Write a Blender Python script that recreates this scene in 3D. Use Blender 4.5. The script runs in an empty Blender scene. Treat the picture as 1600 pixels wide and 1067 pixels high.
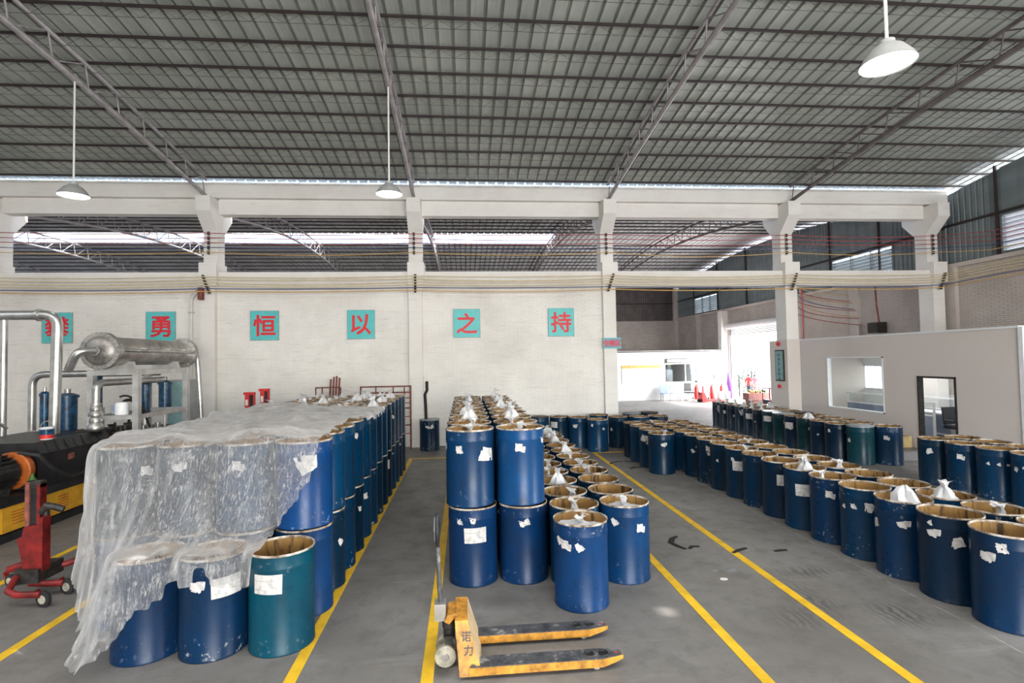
import bpy, math, random
import numpy as np
from mathutils import Vector, Matrix
R = random.Random(7)
PI = math.pi
scene = bpy.context.scene
C = scene.collection

# ------------------------------------------------------------------ camera
cam = bpy.data.cameras.new('camera')
cam.sensor_width = 36.0
cam.lens = 832.05 / 1600 * 36.0
cam.clip_end = 500
camo = bpy.data.objects.new('camera', cam); C.objects.link(camo)
psi, phi, rho, CAMH = 0.0895, 0.0341, -0.0175, 2.5656
fw = Vector((math.sin(psi) * math.cos(phi), math.cos(psi) * math.cos(phi), math.sin(phi)))
rt = Vector((math.cos(psi), -math.sin(psi), 0)); up = rt.cross(fw)
r2 = rt * math.cos(rho) + up * math.sin(rho); u2 = up * math.cos(rho) - rt * math.sin(rho)
M = Matrix.Identity(4)
for i in range(3):
    M[i][0] = r2[i]; M[i][1] = u2[i]; M[i][2] = -fw[i]
M[2][3] = CAMH
camo.matrix_world = M
scene.camera = camo

# ------------------------------------------------------------------ light
vs = scene.view_settings
vs.view_transform = 'Standard'; vs.look = 'None'; vs.gamma = 1.0; vs.use_curve_mapping = False
vs.exposure = 0.18
world = bpy.data.worlds.new('World'); scene.world = world; world.use_nodes = True
wn = world.node_tree; wn.nodes.clear()
sky = wn.nodes.new('ShaderNodeTexSky'); sky.sky_type = 'NISHITA'; sky.sun_disc = False
sky.sun_elevation = math.radians(48); sky.sun_rotation = math.radians(120); sky.air_density = 1.0; sky.dust_density = 1.5
bg = wn.nodes.new('ShaderNodeBackground'); bg.inputs[1].default_value = 1.25
wo = wn.nodes.new('ShaderNodeOutputWorld')
wn.links.new(sky.outputs[0], bg.inputs[0]); wn.links.new(bg.outputs[0], wo.inputs[0])

sun = bpy.data.lights.new('sun', 'SUN'); sun.energy = 10.0; sun.angle = math.radians(0.35); sun.color = (1.0, 0.95, 0.88)
suno = bpy.data.objects.new('sun', sun); C.objects.link(suno)
SUN_DIR = Vector((-0.754, 0.30, -0.60)).normalized()
suno.rotation_euler = SUN_DIR.to_track_quat('-Z', 'Y').to_euler()
suno.location = (30, -10, 30)

def area(name, loc, direction, sx, sy, power, color=(1, 1, 1)):
    l = bpy.data.lights.new(name, 'AREA'); l.shape = 'RECTANGLE'; l.size = sx; l.size_y = sy; l.energy = power; l.color = color
    o = bpy.data.objects.new(name, l); C.objects.link(o); o.location = loc
    o.rotation_euler = Vector(direction).to_track_quat('-Z', 'Z').to_euler()
    return o
# daylight that comes in by the open front of the hall (behind the camera), by the gates on the right
# and by the translucent sheets of the roof
area('daylight_front_opening', (4.0, -11.7, 2.8), (0, 1, 0.03), 9.6, 5.2, 2600, (1.0, 0.985, 0.955))
area('daylight_roof_lights', (-1.0, 1.2, 8.75), (0, 0.02, -1), 30, 5.5, 1600, (1.0, 0.98, 0.945))
area('daylight_side_gate', (15.9, -1.0, 2.6), (-1, 0.05, -0.02), 5.6, 4.9, 450, (0.97, 0.99, 1.0))
area('daylight_neighbour_gate', (15.9, 27.6, 2.2), (-1, 0.0, -0.1), 5.5, 4.0, 1300, (1.0, 0.99, 0.97))
area('daylight_neighbour_roof_lights', (-9.0, 27.45, 8.95), (0, 0, -1), 40, 2.0, 2000, (1.0, 1.0, 1.0))

# ------------------------------------------------------------------ mesh helpers
class MB:
    def __init__(s): s.v = []; s.f = []; s.m = []
    def add(s, vs_, fs, m=0):
        o = len(s.v); s.v += [tuple(v) for v in vs_]
        for f in fs: s.f.append(tuple(i + o for i in f)); s.m.append(m)
        return s
    def bx(s, x0, x1, y0, y1, z0, z1, m=0):
        return s.add([(x0, y0, z0), (x1, y0, z0), (x1, y1, z0), (x0, y1, z0), (x0, y0, z1), (x1, y0, z1), (x1, y1, z1), (x0, y1, z1)],
                     [(0, 3, 2, 1), (4, 5, 6, 7), (0, 1, 5, 4), (1, 2, 6, 5), (2, 3, 7, 6), (3, 0, 4, 7)], m)
    def bar(s, a, b, w, h, m=0, upv=(0, 0, 1)):
        a = Vector(a); b = Vector(b); d = (b - a).normalized(); u = Vector(upv)
        if abs(d.dot(u)) > .98: u = Vector((1, 0, 0))
        x = d.cross(u).normalized(); y = x.cross(d)
        vs_ = []
        for p in (a, b):
            for sx, sy in ((-1, -1), (1, -1), (1, 1), (-1, 1)): vs_.append(p + x * sx * w / 2 + y * sy * h / 2)
        return s.add(vs_, [(0, 3, 2, 1), (4, 5, 6, 7), (0, 1, 5, 4), (1, 2, 6, 5), (2, 3, 7, 6), (3, 0, 4, 7)], m)
    def tube(s, a, b, r, n=10, r2=None, m=0, caps=True):
        a = Vector(a); b = Vector(b); d = (b - a).normalized(); u = Vector((0, 0, 1))
        if abs(d.z) > .98: u = Vector((1, 0, 0))
        x = d.cross(u).normalized(); y = x.cross(d); r2 = r if r2 is None else r2
        vs_ = []
        for p, q in ((a, r), (b, r2)):
            for k in range(n):
                t = 2 * PI * k / n; vs_.append(p + (x * math.cos(t) + y * math.sin(t)) * q)
        fs = [(k, (k + 1) % n, n + (k + 1) % n, n + k) for k in range(n)]
        if caps: fs += [tuple(range(n))[::-1], tuple(range(n, 2 * n))]
        return s.add(vs_, fs, m)
    def path(s, pts, r, n=8, m=0, caps=True):
        pts = [Vector(p) for p in pts]; rs = r if isinstance(r, (list, tuple)) else [r] * len(pts)
        vs_ = []; x = None
        for i, p in enumerate(pts):
            d = ((pts[min(i + 1, len(pts) - 1)] - pts[max(i - 1, 0)])).normalized()
            if x is None:
                u = Vector((0, 0, 1)) if abs(d.z) < .9 else Vector((1, 0, 0)); x = d.cross(u).normalized()
            else:
                x = (x - d * x.dot(d)).normalized()
            y = d.cross(x)
            for k in range(n):
                t = 2 * PI * k / n; vs_.append(p + (x * math.cos(t) + y * math.sin(t)) * rs[i])
        fs = []
        for i in range(len(pts) - 1):
            for k in range(n): fs.append((i * n + k, i * n + (k + 1) % n, (i + 1) * n + (k + 1) % n, (i + 1) * n + k))
        if caps: fs += [tuple(range(n))[::-1], tuple(range((len(pts) - 1) * n, len(pts) * n))]
        return s.add(vs_, fs, m)
    def lathe(s, prof, n=32, c=(0, 0, 0), axis=(0, 0, 1), m=0, close=False):
        c = Vector(c); d = Vector(axis).normalized(); u = Vector((1, 0, 0)) if abs(d.x) < .9 else Vector((0, 1, 0))
        x = (u - d * u.dot(d)).normalized(); y = d.cross(x); vs_ = []
        for (r, z) in prof:
            for k in range(n):
                t = 2 * PI * k / n; vs_.append(c + d * z + (x * math.cos(t) + y * math.sin(t)) * r)
        fs = []
        for i in range(len(prof) - 1):
            for k in range(n): fs.append((i * n + k, i * n + (k + 1) % n, (i + 1) * n + (k + 1) % n, (i + 1) * n + k))
        if close:
            fs += [tuple(range(n))[::-1], tuple(range((len(prof) - 1) * n, len(prof) * n))]
        return s.add(vs_, fs, m)
    def prism(s, poly, ax, a, b, m=0):
        # poly in the two other axes (cyclic order), extruded from a to b along axis ax
        n = len(poly); vs_ = []
        for t in (a, b):
            for (p, q) in poly:
                vs_.append({0: (t, p, q), 1: (p, t, q), 2: (p, q, t)}[ax])
        fs = [tuple(range(n))[::-1], tuple(range(n, 2 * n))] + [(k, (k + 1) % n, n + (k + 1) % n, n + k) for k in range(n)]
        return s.add(vs_, fs, m)
    def ball(s, c, r, n=12, k=8, sq=(1, 1, 1), m=0):
        prof = [(max(1e-4, math.sin(PI * i / k)), -math.cos(PI * i / k)) for i in range(k + 1)]
        o = len(s.v); s.lathe([(a * r, b * r) for a, b in prof], n, (0, 0, 0), m=m)
        for i in range(o, len(s.v)):
            v = s.v[i]; s.v[i] = (c[0] + v[0] * sq[0], c[1] + v[1] * sq[1], c[2] + v[2] * sq[2])
        return s
    def mesh(s, name, mats, smooth=True, ang=38):
        me = bpy.data.meshes.new(name); me.from_pydata(s.v, [], s.f)
        for m in (mats if isinstance(mats, (list, tuple)) else [mats]): me.materials.append(m)
        if any(s.m): me.polygons.foreach_set('material_index', s.m)
        if smooth:
            me.polygons.foreach_set('use_smooth', [True] * len(s.f)); me.set_sharp_from_angle(angle=math.radians(ang))
        me.update(); return me
    def build(s, name, mats, parent=None, smooth=True, ang=38, loc=None):
        if parent is not None and loc is None:
            L = parent_loc(parent); s.v = [(a - L[0], b - L[1], c - L[2]) for a, b, c in s.v]
        o = bpy.data.objects.new(name, s.mesh(name, mats, smooth, ang)); C.objects.link(o)
        if parent is not None: o.parent = parent
        if loc is not None: o.location = loc
        return o
def parent_loc(p):
    L = Vector(p.location)
    while p.parent is not None: p = p.parent; L = L + Vector(p.location)
    return L
def tag(o, label=None, cat=None, group=None, kind=None):
    if label: o['label'] = label
    if cat: o['category'] = cat
    if group: o['group'] = group
    if kind: o['kind'] = kind
    return o
def thing(name, label, cat, loc=(0, 0, 0), group=None, rz=0.0):
    o = bpy.data.objects.new(name, None); C.objects.link(o); o.location = loc; o.rotation_euler = (0, 0, rz); o.empty_display_size = .1
    return tag(o, label, cat, group)
def link_mesh(name, me, parent=None, loc=(0, 0, 0), rz=0):
    o = bpy.data.objects.new(name, me); C.objects.link(o); o.location = loc; o.rotation_euler = (0, 0, rz)
    if parent is not None: o.parent = parent
    return o

# ------------------------------------------------------------------ materials
MAT = {}
class NT:
    def __init__(s, name):
        s.m = bpy.data.materials.new(name); s.m.use_nodes = True; s.t = s.m.node_tree; s.t.nodes.clear()
        s.out = s.t.nodes.new('ShaderNodeOutputMaterial'); MAT[name] = s.m
    def n(s, typ, **kw):
        nd = s.t.nodes.new(typ)
        for k, v in kw.items():
            if k.startswith('i_'):
                key = k[2:].replace('_', ' '); nd.inputs[int(key) if key.isdigit() else key].default_value = v
            else: setattr(nd, k, v)
        return nd
    def l(s, a, b): s.t.links.new(a, b); return s
    def coord(s, kind='Object', scale=(1, 1, 1)):
        tc = s.n('ShaderNodeTexCoord'); mp = s.n('ShaderNodeMapping'); mp.inputs['Scale'].default_value = scale
        s.l(tc.outputs[kind], mp.inputs[0]); return mp.outputs[0]
    def wcoord(s, scale=(1, 1, 1)):
        g = s.n('ShaderNodeNewGeometry'); mp = s.n('ShaderNodeMapping'); mp.inputs['Scale'].default_value = scale
        s.l(g.outputs['Position'], mp.inputs[0]); return mp.outputs[0]
    def noise(s, vec, scale, detail=4, rough=.6):
        nd = s.n('ShaderNodeTexNoise', i_Scale=scale, i_Detail=detail, i_Roughness=rough); s.l(vec, nd.inputs['Vector']); return nd.outputs[0]
    def ramp(s, fac, stops, interp='LINEAR'):
        r = s.n('ShaderNodeValToRGB'); r.color_ramp.interpolation = interp; e = r.color_ramp.elements
        while len(e) < len(stops): e.new(.5)
        for k, (p, c) in enumerate(stops):
            e[k].position = p; e[k].color = (c, c, c, 1) if isinstance(c, (int, float)) else (c[0], c[1], c[2], 1)
        s.l(fac, r.inputs[0]); return r.outputs[0]
    def mix(s, fac, a, b, mode='MIX'):
        nd = s.n('ShaderNodeMix', data_type='RGBA', blend_type=mode)
        for sock, v in ((0, fac), (6, a), (7, b)):
            if isinstance(v, bpy.types.NodeSocket): s.l(v, nd.inputs[sock])
            elif sock == 0: nd.inputs[0].default_value = v
            else: nd.inputs[sock].default_value = (v[0], v[1], v[2], 1)
        return nd.outputs[2]
    def bsdf(s, col, rough=.6, metal=0., bump=None, bstr=.3, bdist=.01, spec=.5, coat=0, alpha=None):
        b = s.n('ShaderNodeBsdfPrincipled')
        if isinstance(col, bpy.types.NodeSocket): s.l(col, b.inputs['Base Color'])
        else: b.inputs['Base Color'].default_value = (col[0], col[1], col[2], 1)
        for k, v in (('Roughness', rough), ('Metallic', metal), ('Specular IOR Level', spec), ('Coat Weight', coat)):
            if isinstance(v, bpy.types.NodeSocket): s.l(v, b.inputs[k])
            else: b.inputs[k].default_value = v
        if bump is not None:
            bp = s.n('ShaderNodeBump', i_Strength=bstr, i_Distance=bdist); s.l(bump, bp.inputs['Height']); s.l(bp.outputs[0], b.inputs['Normal'])
        s.l(b.outputs[0], s.out.inputs[0]); return b
def simple(name, col, rough=.6, metal=0., var=.12, scale=6, spec=.5, dark=None):
    t = NT(name); v = t.coord('Object')
    nz = t.noise(v, scale, 5)
    d = dark or tuple(c * (1 - var * 2.2) for c in col); b = tuple(min(1, c * (1 + var)) for c in col)
    t.bsdf(t.ramp(nz, [(.3, d), (.7, b)]), rough, metal, spec=spec); return t.m

# painted brickwork and concrete
def wall_mat(name, base, dirt, scale=1.0, amt=.5, bump=True):
    t = NT(name); v = t.wcoord((scale, scale, scale))
    n1 = t.noise(v, .55, 6, .65); n2 = t.noise(v, 7, 5, .7)
    st = t.wcoord((1.2, 1.2, 14)); n3 = t.noise(st, 1.3, 5, .65)
    g = t.ramp(n1, [(.42, 0.), (.8, amt)]); c = t.mix(g, base, dirt)
    g2 = t.ramp(n3, [(.56, 0.), (.75, amt * .8)]); c = t.mix(g2, c, dirt)
    g3 = t.ramp(n2, [(.6, 0.), (.8, amt * .5)]); c = t.mix(g3, c, tuple(x * .7 for x in dirt))
    t.bsdf(c, .8, bump=n2 if bump else None, bstr=.25, bdist=.01, spec=.25); return t.m
wall_mat('white_brick', (.85, .825, .785), (.52, .48, .44), amt=.55)
wall_mat('white_brick_joint', (.79, .76, .715), (.48, .445, .405), amt=.6)
wall_mat('white_concrete', (.83, .80, .76), (.55, .50, .45), amt=.45)
wall_mat('grey_brick', (.58, .52, .48), (.36, .31, .28), amt=.8)
wall_mat('beige_paint', (.68, .61, .565), (.60, .53, .49), amt=.3)
wall_mat('white_paint', (.80, .80, .81), (.66, .66, .67), amt=.3)
def brick_far():
    t = NT('far_brick'); v = t.wcoord((1, 1, 1))
    sw = t.n('ShaderNodeSeparateXYZ'); t.l(v, sw.inputs[0]); ad = t.n('ShaderNodeMath', operation='ADD'); t.l(sw.outputs[0], ad.inputs[0]); t.l(sw.outputs[1], ad.inputs[1])
    cb = t.n('ShaderNodeCombineXYZ'); t.l(ad.outputs[0], cb.inputs[0]); t.l(sw.outputs[2], cb.inputs[1])
    b = t.n('ShaderNodeTexBrick', i_Scale=1.0); b.inputs['Brick Width'].default_value = .25; b.inputs['Row Height'].default_value = .066; b.inputs['Mortar Size'].default_value = .008
    b.inputs['Color1'].default_value = (.56, .50, .46, 1); b.inputs['Color2'].default_value = (.46, .40, .365, 1); b.inputs['Mortar'].default_value = (.34, .30, .275, 1)
    t.l(cb.outputs[0], b.inputs['Vector'])
    n1 = t.noise(v, .8, 6); c = t.mix(t.ramp(n1, [(.4, 0.), (.75, .6)]), b.outputs[0], (.32, .27, .24)); t.bsdf(c, .85, spec=.2)
brick_far()
def floor_mat():
    t = NT('floor_concrete'); v = t.wcoord()
    n1 = t.noise(v, .35, 6, .62); n2 = t.noise(v, 3.2, 8, .7); n3 = t.noise(t.wcoord((.5, 3.0, 1)), 1.1, 6, .7); n4 = t.noise(v, 40, 3, .6)
    c = t.ramp(n1, [(.30, (.135, .126, .116)), (.52, (.195, .186, .176)), (.72, (.27, .263, .255))])
    c = t.mix(t.ramp(n2, [(.48, 0.), (.70, .6)]), c, (.105, .098, .09))
    c = t.mix(t.ramp(n3, [(.58, 0.), (.75, .35)]), c, (.40, .39, .38))
    c = t.mix(t.ramp(n4, [(.62, 0.), (.75, .25)]), c, (.42, .41, .40))
    # tyre scuffs and oil spots where they lie on the floor
    wv = t.n('ShaderNodeTexWave', i_Scale=4.0, i_Distortion=9.0, i_Detail=4.0); t.l(v, wv.inputs['Vector'])
    for (sx_, sy_, rx, ry, am, wave) in ((4.22, 4.98, .34, .36, .6, 1), (3.55, 5.35, .30, .55, .5, 1), (3.95, 6.05, .5, .22, .5, 1), (3.2, 5.0, .35, .3, .4, 1), (-.22, 4.55, .12, .16, .8, 0), (.35, 5.75, .35, .25, .35, 0), (-.9, 9.4, .2, .5, .4, 0), (-5.2, 7.4, .6, .3, .4, 0)):
        mp = t.n('ShaderNodeMapping'); mp.inputs['Location'].default_value = (-sx_ / rx, -sy_ / ry, 0); mp.inputs['Scale'].default_value = (1 / rx, 1 / ry, 0); g_ = t.n('ShaderNodeNewGeometry'); t.l(g_.outputs['Position'], mp.inputs[0])
        ln = t.n('ShaderNodeVectorMath', operation='LENGTH'); t.l(mp.outputs[0], ln.inputs[0]); nz = t.n('ShaderNodeMath', operation='MULTIPLY_ADD', i_1=1.1, i_2=-.5); t.l(n2, nz.inputs[0]); ad = t.n('ShaderNodeMath', operation='ADD'); t.l(ln.outputs['Value'], ad.inputs[0]); t.l(nz.outputs[0], ad.inputs[1])
        f = t.ramp(ad.outputs[0], [(.35, am), (1., 0.)])
        if wave: ml = t.n('ShaderNodeMath', operation='MULTIPLY'); t.l(f, ml.inputs[0]); t.l(t.ramp(wv.outputs[1], [(.35, 0.), (.65, 1.)]), ml.inputs[1]); f = ml.outputs[0]
        c = t.mix(f, c, (.045, .042, .04))
    rg = t.ramp(n2, [(.3, .42), (.7, .62)]); t.bsdf(c, rg, bump=n4, bstr=.08, bdist=.004, spec=.45)
floor_mat()
simple('yellow_tape', (.83, .50, .02), .55, var=.12, scale=5)
def sheet_mat(name, a, b):
    t = NT(name); v = t.wcoord((1, .15, 1)); n1 = t.noise(v, 1.6, 5); n2 = t.noise(t.wcoord(), .5, 4)
    c = t.ramp(n1, [(.35, a), (.65, b)]); c = t.mix(t.ramp(n2, [(.45, 0.), (.7, .35)]), c, tuple(x * .7 for x in a)); t.bsdf(c, .5, .15, spec=.4)
sheet_mat('roof_sheet', (.355, .375, .34), (.47, .49, .45))
sheet_mat('roof_sheet_far', (.50, .49, .49), (.62, .61, .61))
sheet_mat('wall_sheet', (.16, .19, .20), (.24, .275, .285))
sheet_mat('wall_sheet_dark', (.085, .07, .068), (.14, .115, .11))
def skylight_mat():
    t = NT('skylight_sheet'); d = t.n('ShaderNodeBsdfTranslucent', i_Color=(.95, .95, .95, 1)); tr = t.n('ShaderNodeBsdfTransparent', i_Color=(.95, .95, .95, 1)); mx = t.n('ShaderNodeMixShader', i_0=.45)
    t.l(d.outputs[0], mx.inputs[1]); t.l(tr.outputs[0], mx.inputs[2]); t.l(mx.outputs[0], t.out.inputs[0])
skylight_mat()
simple('purlin_paint', (.030, .019, .019), .6, var=.2, scale=3)
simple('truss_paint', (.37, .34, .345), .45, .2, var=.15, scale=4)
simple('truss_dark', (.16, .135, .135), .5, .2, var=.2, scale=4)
simple('galvanised', (.55, .55, .54), .34, .85, var=.15, scale=5)
simple('stainless', (.52, .50, .475), .36, .8, var=.22, scale=3.5)
simple('aluminium', (.60, .59, .575), .42, .55, var=.12, scale=5)
simple('chrome', (.7, .7, .7), .18, 1., var=.05)
simple('black_paint', (.018, .018, .020), .42, var=.3)
simple('black_rubber', (.016, .016, .017), .7, var=.3)
simple('dark_iron', (.05, .045, .042), .5, .4, var=.35, scale=12)
simple('machine_yellow', (.62, .31, .02), .5, var=.12)
simple('machine_orange', (.42, .10, .015), .5, var=.2)
simple('machine_red', (.20, .011, .010), .5, var=.35)
simple('bright_red', (.66, .03, .03), .45, var=.12)
simple('rust_red', (.25, .075, .055), .75, var=.3, scale=9)
simple('blue_wrap', (.015, .075, .16), .28, var=.5, scale=10)
simple('sign_teal', (.10, .55, .55), .45, var=.05)
simple('sign_red', (.72, .02, .035), .5, var=.04)
simple('sign_edge', (.25, .42, .42), .5)
simple('paper', (.78, .76, .73), .8, var=.05)
simple('white_plastic', (.82, .82, .83), .45, var=.05)
simple('grey_plastic', (.35, .36, .38), .5, var=.08)
simple('blue_grey', (.25, .31, .42), .6, var=.08)
simple('cable_cream', (.72, .58, .33), .6, var=.08)
simple('cable_red', (.42, .055, .075), .6, var=.1)
simple('cable_blue', (.06, .075, .19), .6, var=.1)
simple('cable_yellow', (.70, .42, .13), .6, var=.1)
simple('lamp_enamel', (.34, .34, .33), .4, var=.04)
simple('rod_white', (.72, .71, .68), .5, var=.05)
simple('wheel_cream', (.40, .37, .29), .55, var=.25, scale=15)
simple('leaf_green', (.06, .16, .03), .6, var=.4, scale=9)
simple('wood_yellow', (.66, .50, .24), .65, var=.12)
simple('skin', (.42, .24, .16), .6, var=.05)
simple('hair', (.012, .010, .010), .5)
simple('purple', (.16, .05, .30), .6)
simple('pink', (.70, .22, .25), .7)
simple('orange', (.85, .30, .03), .6)
simple('brown_crate', (.16, .055, .045), .6)
simple('navy_trouser', (.03, .035, .06), .7)
simple('ground_outside', (.55, .53, .50), .85, var=.08, scale=.5)
simple('brown_stain', (.10, .075, .05), .7)
def emit(name, col, s):
    t = NT(name); e = t.n('ShaderNodeEmission', i_Color=(col[0], col[1], col[2], 1), i_Strength=s); t.l(e.outputs[0], t.out.inputs[0])
emit('lamp_glow', (1, 1, .98), 9.0)
emit('tube_glow', (1, 1, .98), 4.0)
def glass():
    t = NT('pane_glass'); tr = t.n('ShaderNodeBsdfTransparent', i_Color=(.93, .96, .96, 1)); g = t.n('ShaderNodeBsdfGlossy', i_Color=(.9, .95, .95, 1), i_Roughness=.03); mx = t.n('ShaderNodeMixShader', i_0=.06); t.l(tr.outputs[0], mx.inputs[1]); t.l(g.outputs[0], mx.inputs[2]); t.l(mx.outputs[0], t.out.inputs[0])
glass()

# ------------------------------------------------------------------ the setting
XL, XR = -19.6, 16.1; XLB = -34.0          # left end and right wall
W = 16.16                     # front plane of the columns
COLX = [-13.376, -7.413, -1.45, 4.513, 10.476, 15.6]
YF = 39.2
def zA(y): d = 16.2 - y; return 8.05 + .155 * d - .0055 * d * d
def zB(y): t = (y - 27.9) / 11.4; return 7.75 + 1.1 * (1 - t * t)

fl = MB(); fl.bx(XL, XR + .3, -12, 16.3, -.3, 0); fl.bx(XLB, XR + .3, 16.3, YF + .3, -.3, 0)
tag(fl.build('floor', MAT['floor_concrete']), 'worn grey concrete floor of the drum hall', kind='structure')
g = MB(); g.bx(-80, 120, -90, 120, -.5, -.32); tag(g.build('ground', MAT['ground_outside']), 'pale concrete yard outside the hall', kind='structure')

# --- ceiling: curved corrugated sheets side by side, purlins below
def sheet_mesh(name, y0, y1, zf, mat, seg, skip=None, extra=()):
    ys = sorted(set([y0 + (y1 - y0) * i / seg for i in range(seg + 1)] + list(extra)))
    prof = []
    for k in range(3):
        x = k * .30; prof += [(x, 0), (x + .07, .007), (x + .15, .007), (x + .228, 0), (x + .236, .075), (x + .292, .075)]
    prof.append((.90, 0))
    mb = MB(); n = len(prof)
    vs_ = [(px, y, zf(y) + pz) for y in ys for px, pz in prof]; fs = []
    for j in range(len(ys) - 1):
        for i in range(n - 1):
            if skip and i in skip[0] and abs(ys[j] - skip[1]) < 1e-6: continue
            fs.append((j * n + i, j * n + i + 1, (j + 1) * n + i + 1, (j + 1) * n + i))
    mb.add(vs_, fs); return mb.mesh(name, MAT[mat], smooth=False)
ceil = MB(); ceil.bx(XL, XL + .1, -12, 16.3, 7.9, 8.0); ceil = ceil.build('ceiling', MAT['purlin_paint'])
tag(ceil, 'curved corrugated metal roof over the drum hall', kind='structure')
msA = sheet_mesh('roof_sheet', -12.1, 16.42, zA, 'roof_sheet', 22)
SW = .90
nA = int((XR + 1.0 - XL) / SW)
# two holes in the roof let the sun spots onto the floor
holes = {}
for (sx, sy) in ((-3.95, 5.37), (2.02, 5.31)):
    hy = sy; hx = sx
    for it in range(8):
        t = zA(hy) / -SUN_DIR.z; hx = sx - SUN_DIR.x * t; hy = sy - SUN_DIR.y * t
    n = int(round((hx - XL - .114) / .30)); k = n // 3; holes[k] = (hy, n % 3)
for k in range(nA + 1):
    me = msA
    if k in holes:
        hy, hp = holes[k]; me = sheet_mesh('roof_sheet', -12.1, 16.42, zA, 'roof_sheet', 22, skip=((hp * 6, hp * 6 + 1, hp * 6 + 2), hy - .10), extra=(hy - .10, hy + .08))
    link_mesh('roof_sheet', me, ceil, (XL + k * SW, 0, 0))
def purlin_mesh(name, L, web=True):
    mb = MB(); mb.bx(0, L, -.018, .018, -.046, 0)
    if web:
        mb.bx(0, L, -.0025, .0025, -.231, -.226); x = 0; s = 0
        while x < L - .3:
            mb.bar((x, 0, -.06 if s == 0 else -.228), (x + .3, 0, -.228 if s == 0 else -.06), .0035, .0035); x += .3; s = 1 - s
    return mb.mesh(name, MAT['purlin_paint'], smooth=False)
pm = purlin_mesh('purlin', XR + .9 - XL)
y = 16.08; k = 0
while y > -11.8:
    link_mesh('purlin', pm, ceil, (XL, y, zA(y) - .004)); y -= .815

# neighbouring hall roof, seen through the clerestory
ceilb = MB(); ceilb.bx(XLB, XLB + .1, 16.9, YF, 7.6, 7.7); ceilb = ceilb.build('ceiling_neighbour', MAT['purlin_paint'])
tag(ceilb, 'corrugated roof of the neighbouring hall seen through the clerestory', kind='structure')
SKX = 4.4
mB1 = sheet_mesh('roof_sheet', 16.95, 26.35, zB, 'roof_sheet_far', 8); mB2 = sheet_mesh('roof_sheet', 28.55, YF + .5, zB, 'roof_sheet_far', 9)
mBs = sheet_mesh('roof_sheet', 26.35, 28.55, zB, 'roof_sheet_far', 3)
mBc = sheet_mesh('monitor_sheet', 25.9, 29.0, lambda y: 9.42, 'roof_sheet_far', 2)
mk_ = MB(); mk_.bx(0, .895, 28.50, 28.52, 8.80, 9.42); mk_.bx(0, .895, 26.38, 26.40, 8.80, 9.42); mBk = mk_.mesh('skylight_sheet', MAT['skylight_sheet'], smooth=False)
for k in range(int((XR + 1.0 - XLB) / SW) + 1):
    x = XLB + k * SW
    link_mesh('roof_sheet', mB1, ceilb, (x, 0, 0)); link_mesh('roof_sheet', mB2, ceilb, (x, 0, 0))
    if x < SKX: link_mesh('skylight_sheet', mBk, ceilb, (x, 0, 0)); link_mesh('monitor_sheet', mBc, ceilb, (x, 0, 0))
    else: link_mesh('roof_sheet', mBs, ceilb, (x, 0, 0))
pmb = purlin_mesh('purlin', XR + .9 - XLB, True)
for i in range(29):
    y = 17.2 + i * .78
    if 26.3 < y < 28.6: continue
    link_mesh('purlin', pmb, ceilb, (XLB, y, zB(y) - .004))

# --- roof trusses
ORD = ['first', 'second', 'third', 'fourth', 'fifth', 'sixth', 'seventh', 'eighth', 'ninth', 'tenth', 'eleventh', 'twelfth', 'thirteenth', 'fourteenth', 'fifteenth', 'sixteenth']
def truss(x, y0, y1, zf, yvis, label, group, matn='truss_paint', drop=.60, rb=.055):
    t = thing('roof_truss', label, 'roof truss', (x, y1, zf(y1) - drop), group)
    N = 24; ys = [y0 + (y1 - y0) * i / N for i in range(N + 1)]
    MB().path([(x, yy, zf(yy) - drop) for yy in ys], rb, 10).build('bottom_chord', MAT[matn], t)
    MB().path([(x, yy, zf(yy) - .115) for yy in ys], .042, 6).build('top_chord', MAT[matn], t)
    rest = MB(); yy = y1 - .1; i = 0
    while yy > y0 + .8:
        y2 = yy - .95
        segs = [((x, yy, zf(yy) - drop), (x, yy - .12, zf(yy) - .115)), ((x, yy - .12, zf(yy) - .115), (x, y2, zf(y2) - drop))]
        for a, b in segs:
            if yy > yvis: MB().tube(a, b, .016, 6).build('web_bar', MAT[matn], t)
            else: rest.tube(a, b, .016, 5)
        yy = y2; i += 1
    if rest.v: tag(rest.build('web_bars', MAT[matn], t), kind='stuff')
    return t
TL = ['far left, above the heat exchanger', 'left, over the silver heat exchanger', 'centre, above the hanging lamp', 'right of centre, over the central drums', 'right, above the white partition']
tl = {1: 'lattice roof truss landing on the column left of the heng sign', }
for k, x in enumerate(COLX[:5]):
    lab = ['lattice roof truss at the far left edge of the hall', 'lattice roof truss over the heat exchanger, holding the left lamp', 'lattice roof truss over the hall centre, holding the middle lamp',
           'lattice roof truss above the centre drums, holding the big near lamp', 'dark lattice roof truss on the right, above the white partition'][k]
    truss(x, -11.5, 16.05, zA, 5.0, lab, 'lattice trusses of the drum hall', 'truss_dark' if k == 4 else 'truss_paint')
for k, x in enumerate([COLX[0] - 11.926, COLX[0] - 5.963] + COLX[:5]):
    truss(x, 17.3, 38.9, zB, 21.5, '%s lattice truss from the left in the roof beyond the clerestory' % ORD[k], 'lattice trusses of the neighbouring hall', 'truss_paint' if k < 5 else 'truss_dark', .7, .05)

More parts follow.
